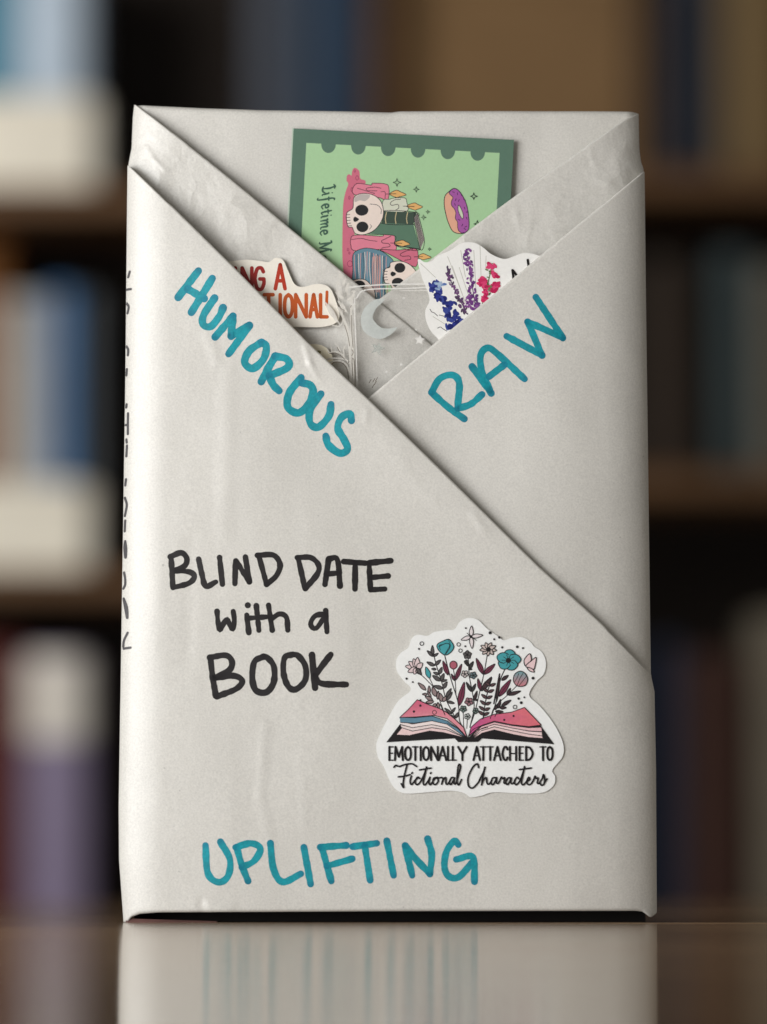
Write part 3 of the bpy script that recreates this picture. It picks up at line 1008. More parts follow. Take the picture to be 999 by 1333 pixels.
# capitals as pen strokes in a unit box (x right, y up)
GL = {
    'E': [[(0, 0), (0, 1)], [(0, 1), (1, 1)], [(0, .52), (.85, .52)], [(0, 0), (1, 0)]],
    'M': [[(0, 0), (.08, 1)], [(.08, 1), (.5, .25)], [(.5, .25), (.92, 1)], [(.92, 1), (1, 0)]],
    'O': [[(.5, 1), (.12, .85), (0, .5), (.12, .15), (.5, 0), (.88, .15), (1, .5), (.88, .85), (.5, 1)]],
    'T': [[(0, 1), (1, 1)], [(.5, 1), (.5, 0)]],
    'I': [[(.5, 0), (.5, 1)]],
    'N': [[(0, 0), (0, 1)], [(0, 1), (1, 0)], [(1, 0), (1, 1)]],
    'A': [[(0, 0), (.5, 1)], [(.5, 1), (1, 0)], [(.18, .33), (.82, .33)]],
    'L': [[(0, 1), (0, 0)], [(0, 0), (1, 0)]],
    'Y': [[(0, 1), (.5, .45)], [(1, 1), (.5, .45)], [(.5, .45), (.5, 0)]],
    'C': [[(1, .8), (.75, 1), (.3, .95), (0, .6), (0, .4), (.3, .05), (.75, 0), (1, .2)]],
    'H': [[(0, 0), (0, 1)], [(1, 0), (1, 1)], [(0, .5), (1, .5)]],
    'D': [[(0, 0), (0, 1)], [(0, 1), (.6, .92), (1, .5), (.6, .08), (0, 0)]],
    'G': [[(.95, .82), (.7, 1), (.25, .95), (0, .6), (0, .4), (.25, .05), (.7, 0), (1, .25), (1, .48)], [(.55, .48), (1, .48)]],
}


def letters(art, items, w, color, heavy=1.0, slope=0.0):
    """items: (letter, x0, x1, y_top, y_bottom) in picture pixels; upright strokes are heavier"""
    for ch, x0, x1, y0, y1 in items:
        for st in GL[ch]:
            pts = [(x0 + (x1 - x0) * a + slope * (b - .5), y1 + (y0 - y1) * b) for a, b in st]
            dx, dy = abs(pts[-1][0] - pts[0][0]), abs(pts[-1][1] - pts[0][1])
            k = heavy if (dy > 1.2 * dx or len(st) > 3) else 1.0
            art.line(pts, w * k, color, smooth=len(st) > 2, step=1.2)


def row(txt, spans, y0, y1, ox, oy, k):
    return [(ch, ox + a * k, ox + b * k, oy + y0 * k, oy + y1 * k) for ch, (a, b) in zip(txt, spans)]


it = row('EMOTIONALLY', [(88, 108), (117, 158), (170, 200), (208, 238), (247, 255), (264, 294), (305, 340), (346, 384), (393, 410), (418, 436), (446, 490)], 70, 139, 485, 955, .25)
it += row('ATTACHED', [(526, 560), (562, 592), (598, 628), (633, 668), (678, 703), (716, 748), (766, 786), (800, 834)], 70, 139, 485, 955, .25)
it += row('TO', [(872, 904), (910, 938)], 70, 139, 485, 955, .25)
letters(A, it, 1.7, INK, 1.6)
csc = crop(485, 955, 735)
script = [
    [(112, 176), (122, 166), (140, 172), (165, 163), (205, 158), (230, 172)], [(180, 164), (168, 210), (160, 255), (162, 282), (150, 262)], [(135, 226), (170, 222), (196, 214)],
    [(202, 222), (196, 250), (203, 266), (220, 246), (240, 228)], [(246, 234), (234, 228), (222, 250), (232, 267), (252, 248), (272, 205), (282, 172), (270, 225), (264, 258), (273, 268), (290, 246), (299, 228)],
    [(299, 228), (294, 255), (302, 267), (320, 240), (338, 228)], [(338, 228), (318, 234), (315, 258), (328, 266), (342, 248), (338, 230)], [(340, 232), (366, 232), (360, 264)], [(361, 258), (372, 236), (382, 230), (382, 258), (390, 265), (402, 248)],
    [(428, 232), (412, 230), (400, 254), (408, 266), (426, 236)], [(426, 234), (424, 258), (434, 260), (452, 200), (458, 172), (451, 160), (444, 182), (440, 245), (449, 268), (463, 240)],
    [(245, 190), (305, 180)], [(207, 204), (205, 208)], [(304, 204), (302, 208)],
    [(552, 178), (545, 158), (522, 176), (498, 228), (500, 272), (520, 284), (545, 262), (560, 240)],
    [(556, 244), (578, 200), (586, 172), (576, 215), (568, 268)], [(568, 264), (580, 238), (592, 230), (596, 258), (606, 264), (620, 246)],
    [(646, 230), (626, 232), (617, 256), (628, 266), (646, 234)], [(646, 234), (646, 258), (656, 258), (668, 232), (672, 226), (676, 236), (688, 230), (684, 256), (694, 262)],
    [(722, 232), (706, 232), (694, 254), (704, 266), (722, 234)], [(722, 234), (720, 256), (730, 262), (742, 244)], [(762, 236), (752, 228), (738, 250), (748, 267), (768, 244), (784, 200), (792, 170), (780, 225), (775, 256), (784, 268), (800, 252)],
    [(800, 252), (818, 240), (814, 228), (804, 244), (806, 262), (820, 266), (836, 246), (846, 222), (850, 234), (862, 232), (857, 256), (866, 262)],
    [(866, 262), (882, 236), (890, 214), (896, 238), (893, 262), (880, 270), (873, 260)], [(893, 258), (908, 236)], [(765, 188), (826, 180)]]
for st in script:
    A.line(csc(st), 2.2, INK, step=0.9)
A.out('lettering', M_print, stick, 'black words Emotionally attached to Fictional Characters')

# ---- green illustrated card behind the inner flaps
card = empty('illustrated_card', (0.003, Y_CARD, 0.16))
tag(card, 'green card with skulls, candles and donut tucked behind the inner flaps', 'card')
ux, uy = 288.4, 15.0
ul = math.hypot(ux, uy)
ex, ey = ux / ul, uy / ul          # along the top edge
fx, fy = -ey, ex                   # down the card


def cp(a, b):
    return (381 + ex * a + fx * b, 167 + ey * a + fy * b)


CARD_L = 420
slab('card_sheet', [cp(0, 0), cp(288.8, 0), cp(288.8, CARD_L), cp(0, CARD_L)], Y_CARD, 0.0003, lin(94, 124, 108), M_gloss, card, lambda X, Z: Y_CARD)
K = Art(lambda X, Z: Y_CARD - 0.0003, Y_CARD, 0.00001, 0.0000005)
K.fill([cp(-0.3, -0.2), cp(1.4, -0.2), cp(1.4, CARD_L), cp(-0.3, CARD_L)], lin(190, 206, 190))
DG = lin(94, 124, 108)
K.fill([cp(19, 18), cp(271, 18), cp(271, CARD_L - 18), cp(19, CARD_L - 18)], lin(170, 207, 162))
for i in range(6):
    (bx, by) = cp(48 + i * 38.9, 18.2)
    K.fill([(bx + ex * 9.5 * cos(t) + fx * 11.5 * sin(t), by + ey * 9.5 * cos(t) + fy * 11.5 * sin(t)) for t in [pi * k / 14 for k in range(15)]] , DG)
    K.fill([cp(48 + i * 38.9 - 9.5, 16), cp(48 + i * 38.9 + 9.5, 16), cp(48 + i * 38.9 + 9.5, 18.4), cp(48 + i * 38.9 - 9.5, 18.4)], DG)
K.out('green_field', M_gloss, card)
ck = crop(410, 200, 560)
KI = lin(46, 40, 44)
CPK, CPK2 = lin(222, 132, 152), lin(206, 112, 134)


def kfill(pts, c, sm=1.5, w=0.8, c2=None, cr=ck):
    q = cr(pts)
    K.fill(q, c, sm)
    if w: K.line(q, w, KI, closed=True)


kfill([(345, 122), (385, 150), (395, 215), (438, 235), (430, 272), (350, 300), (345, 420), (345, 700), (345, 840), (335, 940), (335, 1060), (300, 1110), (255, 1055), (240, 900), (240, 700), (246, 450), (265, 340), (290, 262), (276, 235), (280, 190), (300, 178), (318, 192), (325, 150)], CPK2, 1.5, 0)
for x, y, rx, ry in [(347, 150, 7, 10), (367, 210, 11, 20), (322, 312, 8, 18), (300, 382, 6, 14), (288, 832, 7, 12), (300, 862, 6, 10), (305, 955, 22, 26)]:
    q = ck([(x + rx * cos(t), y + ry * sin(t)) for t in [2 * pi * k / 8 for k in range(8)]])
    K.line(q, 0.7, lin(150, 60, 90), closed=True)
K.out('pink_puddle_print', M_gloss, card)


def flame(base, mid, tip, w):
    (bx, by), (mx, my), (tx, ty) = ck([base, mid, tip])
    q = [(bx, by), (mx, my - w), (mx + (tx - mx) * .5, my - w * .5), (tx, ty), (mx + (tx - mx) * .4, my + w * .8), (mx, my + w)]
    K.fill(q, lin(226, 176, 112), 1.0); K.line(q, 0.8, KI, closed=True)
    K.line([(bx - 5, by), (mx, my)], 0.8, KI)


kfill([(360, 262), (488, 272), (500, 256), (610, 262), (642, 292), (640, 385), (608, 408), (560, 382), (340, 352)], CPK, 1.5)
K.line(ck([(575, 330), (610, 335), (608, 408)]), .7, KI); K.line(ck([(370, 300), (430, 318), (520, 345)]), .7, KI)
K.line(ck([(575, 300), (520, 290), (450, 300), (460, 320), (540, 322)]), .7, KI)
flame((650, 350), (705, 348), (792, 356), 4.6)
kfill([(595, 405), (650, 395), (690, 384), (778, 384), (798, 420), (795, 500), (600, 498)], lin(212, 214, 196), 1.5)
K.line(ck([(745, 395), (690, 402), (655, 430), (670, 448), (720, 440), (728, 470), (700, 490)]), .8, KI)
flame((800, 455), (862, 458), (935, 462), 4.6)
kfill([(330, 712), (400, 705), (580, 716), (600, 702), (690, 706), (706, 760), (695, 842), (570, 830), (350, 842), (312, 790), (314, 735)], CPK, 1.5)
K.line(ck([(320, 745), (400, 735), (470, 750), (540, 760)]), .7, KI)
K.line(ck([(660, 715), (610, 740), (580, 755), (590, 775), (640, 780), (650, 805), (590, 815), (580, 830)]), .8, KI)
kfill([(572, 832), (720, 836), (870, 825), (896, 880), (886, 965), (840, 972), (640, 870)], CPK2, 1.5)
K.line(ck([(850, 832), (790, 845), (742, 872), (760, 890), (820, 888), (830, 915), (780, 925)]), .8, KI)
K.out('candle_print', M_gloss, card)
# green book
kfill([(580, 600), (855, 612), (912, 830), (700, 795), (690, 712), (440, 690)], lin(92, 124, 104), None)
kfill([(595, 498), (880, 510), (890, 560), (850, 612), (580, 602)], lin(66, 82, 72), None)
kfill([(862, 560), (890, 515), (950, 750), (916, 828)], lin(170, 160, 156), None)
for i in range(6):
    K.line(ck([(868 + i * 4, 558 - i * 7), (918 + i * 5, 815 - i * 12)]), .5, KI)
for x in (622, 708, 806):
    K.line(ck([(x, 508), (x - 10, 560), (x - 4, 605)]), 1.0, lin(206, 190, 150))
K.line(ck([(700, 795), (916, 830)]), 1.4, KI)
K.out('closed_book_print', M_gloss, card)
flame((690, 775), (755, 777), (826, 786), 4.0)
flame((895, 895), (935, 893), (1010, 900), 4.0)
K.out('flame_print', M_gloss, card)
# wool ball
kfill([(335, 870), (420, 822), (520, 828), (600, 858), (680, 930), (640, 985), (600, 1010), (590, 1120), (600, 1250), (340, 1250), (330, 1000)], lin(104, 140, 156), 2.0)
for i in range(26):
    x = 345 + i * 11
    c = [lin(206, 150, 146), lin(222, 210, 200), lin(70, 104, 126), lin(120, 160, 176), lin(60, 84, 104)][(i * 7) % 5 if i < 10 else (i * 3) % 5]
    K.line(ck([(x, 850 + abs(i - 10) * 3), (x + 6 * sin(i), 980), (x + 4 + 8 * cos(i * 2), 1120), (x + 5, 1245)]), 0.9, c)
for i in range(5):
    K.line(ck([(505 + i * 14, 880 + abs(2 - i) * 8), (500 + i * 15, 1000), (505 + i * 13, 1200)]), 1.1, lin(206, 160, 152))
K.out('wool_ball_print', M_gloss, card)


def skull(pts, eyes, nose, teeth):
    kfill(pts, lin(236, 220, 210), 1.6, 0.9)
    for x, y, rx, ry in eyes:
        q = ck([(x + rx * cos(t), y + ry * sin(t)) for t in [2 * pi * k / 10 for k in range(10)]])
        K.fill(q, lin(44, 44, 46), 1.5)
    K.fill(ck(nose), lin(44, 44, 46), 1.0)
    for a, b in teeth:
        K.line(ck([a, b]), .8, KI)


skull([(340, 382), (400, 347), (500, 356), (570, 410), (596, 500), (580, 580), (520, 660), (430, 702), (352, 692), (325, 640), (292, 636), (276, 580), (280, 512), (330, 472)],
      [(408, 490, 57, 48), (413, 635, 52, 46)], [(336, 560), (350, 547), (384, 570), (352, 592), (336, 582)],
      [((277, 530), (305, 528)), ((275, 555), (305, 553)), ((278, 580), (308, 578)), ((284, 605), (312, 602)), ((290, 628), (318, 624))])
K.fill(ck([(345, 385), (400, 352), (480, 362), (440, 410), (390, 405), (350, 420)]), lin(190, 180, 176), 2.0)
K.line(ck([(480, 437), (540, 445), (575, 480), (574, 520)]), .7, KI); K.line(ck([(480, 615), (492, 630), (475, 655)]), .6, KI)
skull([(612, 1000), (650, 985), (660, 945), (740, 932), (820, 960), (878, 1020), (892, 1070), (880, 1150), (800, 1190), (690, 1180), (650, 1130), (610, 1120), (598, 1060)],
      [(738, 990, 47, 43), (720, 1118, 52, 42)], [(656, 1045), (672, 1022), (706, 1042), (676, 1065)],
      [((604, 1020), (630, 1022)), ((600, 1045), (626, 1046)), ((600, 1072), (628, 1070)), ((604, 1096), (632, 1093))])
skull([(310, 1130), (340, 1095), (420, 1090), (470, 1120), (520, 1200), (500, 1290), (330, 1290), (320, 1200)], [(385, 1138, 52, 38)], [(330, 1190), (345, 1180), (350, 1200)], [])
K.out('skull_print', M_gloss, card)
# donut
cd = crop(560, 220, 660)
kfill([(300, 255), (250, 292), (197, 350), (185, 450), (205, 580), (240, 700), (290, 800), (350, 835), (430, 837), (490, 800), (508, 740), (500, 600), (480, 480), (440, 380), (390, 300), (340, 258)], lin(228, 172, 146), 1.5, 1.0, cr=cd)
kfill([(250, 305), (300, 258), (345, 260), (390, 300), (440, 380), (480, 480), (500, 600), (508, 740), (490, 800), (430, 835), (380, 810), (360, 760), (358, 690), (330, 640), (336, 570), (318, 520), (280, 470), (280, 420), (298, 370), (265, 335)], lin(166, 92, 164), 1.2, 0.8, cr=cd)
kfill([(372, 470), (402, 510), (432, 590), (425, 650), (390, 600), (366, 530)], lin(206, 214, 190), 1.0, 0.8, cr=cd)
for x, y, a in [(305, 300, .3), (358, 322, 1.4), (410, 335, 1.2), (335, 400, 2), (325, 460, 1.3), (450, 400, .5), (450, 510, 1.2), (485, 560, 0), (478, 640, 1.2), (380, 660, .6), (420, 730, 2), (455, 780, .7), (465, 750, 2.6), (440, 830, .4), (375, 410, 2)]:
    K.line(cd([(x - 14 * cos(a), y - 14 * sin(a)), (x + 14 * cos(a), y + 14 * sin(a))]), 0.9, lin(70, 36, 80))
K.out('donut_print', M_gloss, card)


def star4(x, y, r, cr, w=0.8):
    q = []
    for k in range(8):
        a = pi / 4 * k
        rr = r if k % 2 == 0 else r * .32
        q.append((x + rr * cos(a), y + rr * sin(a)))
    K.line(cr(q) + cr(q[:1]), w, lin(52, 66, 58), smooth=False)


for x, y, r in [(713, 250, 36), (880, 310, 26), (980, 505, 18), (943, 553, 23), (995, 828, 16)]:
    star4(x, y, r, ck)
star4(570, 355, 48, cd, 1.1); star4(617, 715, 48, cd, 1.1)
K.out('star_print', M_gloss, card)
# rotated lettering: reading direction runs down the card
def lt(strokes, a0, s):
    # local: x along the reading direction, y up; 1 unit = x-height
    k = 1 / 6.66
    for st in strokes:
        pts = [(410 + (66 + b * 62) * k - (a0 + a * s - 300) * 0.052 * k, 200 + (a0 + a * s - b * 14) * k) for a, b in st]
        K.line(pts, 2.1, lin(70, 100, 86), step=0.8, taper=[(0, .8), (.5, 1.25), (1, .7)])


lt([[(.3, 1.75), (.42, 1.0), (.28, .06)], [(0, 1.6), (.3, 1.78), (.6, 1.7)], [(0, .12), (.3, .02), (.75, .1), (.95, .4)]], 290, 56)
lt([[(.2, .9), (.35, 1), (.35, .1), (.6, .05)], [(.42, 1.42), (.44, 1.46)]], 345, 34)
lt([[(.85, 1.75), (.6, 1.8), (.42, 1.3), (.35, .2), (.2, -.6), (-.1, -.55)], [(.1, .95), (.75, 1.0)]], 385, 46)
lt([[(.1, .5), (.75, .62), (.65, .98), (.3, .9), (.15, .45), (.4, .02), (.85, .22)]], 438, 54)
lt([[(.45, 1.45), (.4, .6), (.5, .03), (.85, .2)], [(.1, .95), (.85, 1.0)]], 494, 44)
lt([[(.2, .9), (.35, 1), (.35, .1), (.6, .05)], [(.42, 1.42), (.44, 1.46)]], 540, 32)
lt([[(.05, .92), (.15, .95), (.14, 0)], [(.15, .6), (.32, .98), (.42, .9), (.42, 0)], [(.44, .6), (.62, .98), (.72, .9), (.7, .15), (.85, .05)]], 572, 100)
lt([[(.1, .5), (.75, .62), (.65, .98), (.3, .9), (.15, .45), (.4, .02), (.85, .22)]], 664, 56)
lt([[(0, .02), (.12, .1), (.2, 1.7)], [(.2, 1.7), (.42, .05)], [(.42, .05), (.72, 1.7)], [(.72, 1.7), (.76, .1), (.95, .1)], [(.05, 1.62), (.2, 1.72)], [(.72, 1.72), (.85, 1.65)]], 772, 112)
lt([[(.1, .5), (.75, .62), (.65, .98), (.3, .9), (.15, .45), (.4, .02), (.85, .22)]], 888, 60)
lt([[(.1, .9), (.15, .95), (.14, 0)], [(.15, .6), (.32, .98), (.42, .9), (.42, 0)]], 950, 80)
K.out('lettering', M_gloss, card, 'dark green script reading Lifetime Me, turned on its side')

# ---- wildflower sticker in the right pocket
fl = empty('flower_sticker', (0.03, Y_ST, 0.16))
tag(fl, 'white die-cut sticker with blue, purple and pink wildflowers in the right pocket', 'sticker')
cf = crop(540, 300, 740)
Y_FS = -0.0019
slab('sticker_sheet', cf([(22, 212), (24, 186), (38, 188), (62, 206), (110, 200), (150, 165), (230, 130), (290, 90), (340, 76), (400, 84), (450, 114), (500, 155), (580, 185), (640, 170), (700, 148), (760, 150), (830, 165), (880, 130), (930, 78), (965, 92), (1000, 160), (960, 350), (780, 640), (500, 860), (290, 850), (160, 712), (110, 660), (76, 590), (70, 520), (96, 460), (86, 400), (50, 310)]), Y_FS, 0.0003, lin(246, 245, 242), M_gloss, fl, lambda X, Z: Y_FS, smooth=2.5)
W = Art(lambda X, Z: Y_FS - 0.0003, Y_FS, 0.00001, 0.0000005)
for pts in [[(40, 215), (135, 305)], [(215, 170), (320, 440)], [(245, 230), (330, 470)], [(385, 130), (400, 400)], [(425, 90), (432, 300)], [(465, 165), (462, 240)], [(290, 240), (350, 420)], [(300, 130), (330, 300)], [(120, 560), (230, 630)]]:
    W.line(cf(pts), 0.8, lin(200, 198, 190))
for pts in [[(100, 512), (112, 530), (126, 535), (150, 556)], [(150, 635), (168, 628), (185, 640), (210, 655)], [(160, 550), (200, 560)]]:
    W.line(cf(pts), 0.9, lin(80, 80, 82))
W.out('line_print', M_gloss, fl)


rs = random.Random(3)


def blobs(path, n, spread, r0, r1, cols):
    q = cf(path)
    for i in range(n):
        t = (i + rs.random() * .8) / n
        seg = t * (len(q) - 1)
        k = min(int(seg), len(q) - 2)
        f = seg - k
        x = q[k][0] + (q[k + 1][0] - q[k][0]) * f
        y = q[k][1] + (q[k + 1][1] - q[k][1]) * f
        sp = spread[0] + (spread[1] - spread[0]) * t
        x += rs.uniform(-sp, sp); y += rs.uniform(-1.2, 1.2)
        r = rs.uniform(r0, r1)
        c = rs.choice(cols)
        ro, ap = rs.uniform(0, pi), rs.uniform(.45, .8)
        pp = [(r * 1.2 * (.7 + .5 * rs.random()) * cos(a), r * ap * (.7 + .5 * rs.random()) * sin(a)) for a in [2 * pi * m / 7 for m in range(7)]]
        W.fill([(x + p * cos(ro) - q_ * sin(ro), y + p * sin(ro) + q_ * cos(ro)) for p, q_ in pp], c, 1.0)


W.line(cf([(210, 240), (240, 340), (330, 520)]), 1.2, lin(84, 70, 96))
W.line(cf([(335, 120), (365, 300), (400, 520)]), 1.2, lin(92, 64, 110))
W.line(cf([(505, 215), (480, 330), (440, 480)]), 1.4, lin(96, 120, 78))
blobs([(125, 345), (150, 420), (230, 480), (235, 560), (290, 590), (240, 640)], 84, (5, 11), 2.4, 5.0, [lin(38, 48, 120), lin(30, 36, 104), lin(60, 74, 150), lin(46, 56, 138)])
blobs([(125, 345), (190, 350), (140, 390)], 12, (3, 5), 2.0, 3.4, [lin(140, 166, 204), lin(90, 120, 180), lin(170, 190, 214)])
W.out('blue_flower_print', M_gloss, fl)
blobs([(208, 240), (230, 310), (265, 390), (310, 480), (330, 540)], 38, (3.2, 5), 1.6, 3.1, [lin(100, 70, 110), lin(122, 78, 130), lin(84, 66, 92)])
blobs([(335, 125), (350, 220), (368, 340), (385, 450), (400, 520)], 64, (5, 5.5), 1.6, 3.2, [lin(112, 62, 130), lin(138, 82, 150), lin(96, 54, 116)])
blobs([(345, 420), (360, 520)], 20, (4, 5), 1.5, 3.0, [lin(112, 62, 130), lin(138, 82, 150)])
W.out('purple_flower_print', M_gloss, fl)
for x, y in [(500, 230), (522, 290), (445, 325), (535, 350), (510, 380), (470, 405), (445, 355), (490, 380), (455, 450)]:
    blobs([(x - 12, y - 8), (x + 12, y + 8)], 8, (3.5, 3.5), 2.4, 4.4, [lin(206, 46, 98), lin(222, 70, 120), lin(186, 32, 84)])
blobs([(480, 240), (478, 340), (500, 420)], 10, (2, 3), 1.4, 2.4, [lin(84, 110, 66), lin(112, 130, 90)])
W.out('pink_flower_print', M_gloss, fl)
W.line(cf([(636, 258), (642, 312), (640, 380)]), 3.0, INK); W.line(cf([(640, 262), (668, 298), (700, 340)]), 3.0, INK); W.line(cf([(735, 192), (742, 240), (745, 280)]), 3.0, INK)
W.out('lettering', M_gloss, fl)

# ---- lettered sticker in the left pocket
es = empty('lettered_sticker', (-0.03, Y_ST, 0.15))
tag(es, 'cream die-cut sticker with rust red capitals in the left pocket', 'sticker')
ce = crop(280, 320, 580)
Y_ES = -0.0005
slab('sticker_sheet', ce([(20, 82), (80, 66), (140, 60), (200, 66), (235, 70), (262, 52), (295, 62), (318, 110), (345, 165), (380, 178), (440, 165), (490, 176), (516, 215), (540, 298), (522, 335), (460, 352), (350, 352), (250, 362), (120, 380), (20, 300), (-30, 160)]), Y_ES, 0.0003, lin(246, 240, 228), M_gloss, es, lambda X, Z: Y_ES, smooth=2.5)
E = Art(lambda X, Z: Y_ES - 0.0003, Y_ES, 0.00001, 0.0000005)
R1, R2, O1 = lin(158, 46, 44), lin(184, 62, 44), lin(196, 92, 44)
k3 = 300 / 999
letters(E, row('ING', [(80, 96), (118, 160), (174, 212)], 96, 188, 280, 320, k3), 4.9, R1, 1.0)
letters(E, row('A', [(262, 304)], 82, 186, 280, 320, k3), 4.9, R2, 1.0)
letters(E, row('TIONAL', [(214, 252), (276, 290), (302, 336), (350, 396), (412, 444), (458, 486)], 212, 308, 280, 320, k3), 4.8, O1, 1.0)
E.line(ce([(486, 200), (484, 255)]), 3.8, O1)
E.out('lettering', M_gloss, es, 'rust red capitals ING A over TIONAL')
# a sliver of one more cream sticker
cs = slab('cream_sticker', [(388, 452), (398, 449.5), (411, 448), (424, 452), (432, 462), (433, 474), (420, 486), (400, 486), (380, 470)], -0.0007, 0.0003, lin(244, 236, 212), M_gloss, None, lambda X, Z: -0.0007, smooth=2.0)
tag(cs, 'cream sticker edge peeking out beside the rust lettered sticker', 'sticker')
EE = Art(lambda X, Z: -0.0010, -0.0007, 0.00001)
EE.ell(415, 458.5, 3.2, 2.2, lin(140, 132, 92))
EE.out('dot_print', M_gloss, cs)

# ---- clear bookmark with silvery plants, moon and stars
bm = empty('clear_bookmark', (0.0, Y_BM, 0.14))
tag(bm, 'clear plastic bookmark printed with silvery stems, moon and stars', 'bookmark')
cm = crop(420, 340, 580)
Y_C = -0.0013
slab('clear_sheet', cm([(222, 250), (240, 222), (300, 205), (500, 190), (860, 186), (1000, 190), (1000, 700), (700, 1050), (420, 1300), (290, 1180), (282, 900), (268, 440), (255, 330)]), Y_C, 0.00025, WHITE, M_clear, bm, lambda X, Z: Y_C)
B = Art(lambda X, Z: Y_C - 0.00025, Y_C, 0.00001, 0.0000005)
G0 = (1, 1, 1, 1)
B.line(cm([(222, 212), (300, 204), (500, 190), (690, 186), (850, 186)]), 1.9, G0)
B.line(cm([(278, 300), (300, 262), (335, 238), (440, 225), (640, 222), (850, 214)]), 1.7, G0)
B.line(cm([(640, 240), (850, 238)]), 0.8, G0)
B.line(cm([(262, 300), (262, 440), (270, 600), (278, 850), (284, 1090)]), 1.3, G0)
B.out('film_edge_glint', M_glint_star, bm)  # pale lines drawn in place of light caught by the sheet's rim
for pts, w in [([(232, 1070), (232, 900), (225, 760), (215, 640), (195, 540), (165, 450), (130, 380)], 3.4), ([(262, 1070), (255, 900), (250, 760), (240, 640), (236, 520), (232, 400), (240, 300)], 2.6),
               ([(215, 830), (190, 800), (130, 790), (70, 790), (40, 800)], 2.0), ([(190, 800), (150, 750), (100, 735), (60, 745), (40, 720)], 1.9), ([(150, 750), (130, 700), (108, 670)], 1.5), ([(180, 790), (170, 720), (185, 690)], 1.5), ([(40, 850), (80, 815), (150, 812), (200, 850), (230, 930)], 1.8), ([(75, 735), (70, 695)], 1.3),
               ([(170, 460), (150, 520), (120, 480)], 1.5), ([(160, 510), (130, 530), (80, 520)], 1.5)]:
    B.line(cm(pts), w, G0)
for a, b, w in [((165, 140), (130, 75), 16), ((150, 190), (100, 175), 14), ((165, 200), (190, 130), 14), ((160, 260), (110, 230), 15), ((190, 250), (215, 170), 14), ((175, 310), (105, 250), 16), ((200, 320), (250, 285), 16), ((230, 330), (262, 240), 13), ((190, 390), (120, 320), 16), ((225, 400), (270, 350), 14), ((205, 420), (140, 360), 12), ((160, 150), (145, 100), 12), ((110, 470), (20, 330), 26), ((120, 500), (70, 380), 18), ((235, 250), (275, 240), 10), ((205, 280), (205, 240), 8)]:
    (bx, by), (tx, ty) = cm([a, b])
    dx, dy = tx - bx, ty - by
    l = math.hypot(dx, dy); nx, ny = -dy / l, dx / l
    wv = w / 6.24
    B.fill([(bx, by), (bx + dx * .3 + nx * wv * .8, by + dy * .3 + ny * wv * .8), (bx + dx * .7 + nx * wv * .6, by + dy * .7 + ny * wv * .6), (tx, ty), (bx + dx * .7 - nx * wv * .6, by + dy * .7 - ny * wv * .6), (bx + dx * .3 - nx * wv * .8, by + dy * .3 - ny * wv * .8)], G0, 1.2)
B.line(cm([(165, 420), (120, 250), (140, 90)]), 1.2, G0)
B.out('stem_print', M_frost, bm)
DK = (1, 1, 1, 1)
M_thin = mat_frost('stem_outline', lin(104, 92, 78), 0.85)
for pts in ([(248, 700), (240, 600), (236, 500), (234, 440)], [(222, 690), (205, 600), (180, 520)], [(238, 770), (250, 740), (240, 720)], [(245, 930), (242, 860), (240, 800), (255, 800), (262, 900), (266, 1040)], [(60, 750), (100, 745), (150, 770), (180, 796)], [(120, 700), (140, 735), (150, 740)], [(60, 850), (100, 822), (160, 830), (195, 870), (215, 960)], [(208, 830), (214, 815)], [(180, 400), (150, 385)], [(228, 375), (235, 360)]):
    B.line(cm(pts), 0.8, DK)
for x, y in [(388, 975), (418, 968), (430, 990), (440, 960), (412, 1015)]:
    B.line(cm([(x - 8, y + 14), (x + 8, y - 14)]), 0.9, DK)
B.out('outline_print', M_thin, bm)
B.fill(cm([(505, 308), (470, 306), (420, 316), (345, 378), (312, 470), (330, 560), (390, 612), (470, 632), (550, 600), (606, 540), (545, 547), (480, 540), (425, 492), (408, 450), (440, 378), (478, 345)]), G0, 1.5)


def star5(x, y, r, rot=0.0):
    B.fill(cm([(x + (r if k % 2 == 0 else r * .45) * cos(rot - pi / 2 + pi * k / 5), y + (r if k % 2 == 0 else r * .45) * sin(rot - pi / 2 + pi * k / 5)) for k in range(10)]), G0)


B.out('moon_print', M_moon, bm)
star5(790, 640, 46, .1)
star5(640, 840, 16, .4)
star5(520, 900, 13, .2)
star5(660, 300, 15, .7)
B.ell(*cm([(762, 555)])[0], 1.4, 1.4, G0)
B.out('star_print', M_glint_star, bm)
M_faint = mat_frost('faint_teal_print', lin(168, 180, 174), 0.4)
star5(450, 708, 62, .3)
B.out('star_print', M_faint, bm)

# ------------------------------------------------------------------ bookcase and books far behind (all out of focus)
YB = 3.62
DWOOD = mat_plain('dark_shelf_wood', lin(98, 70, 44), 0.5, 0.35, 0.25, 9.0, (1, 1, 12))
DBACK = mat_plain('bookcase_back_board', lin(30, 22, 17), 0.6, 0.2, 0.2, 6.0, (6, 1, 1))
case = empty('bookcase', (0, YB, -0.7))
tag(case, 'dark brown wooden bookcase standing far behind the parcel, out of focus', 'bookcase')


def bx(name, x0, x1, y0, y1, z0, z1, mat, parent=None, bev=0.002):
    return rbox(name, x0, x1, y0, y1, z0, z1, mat, parent, bev)


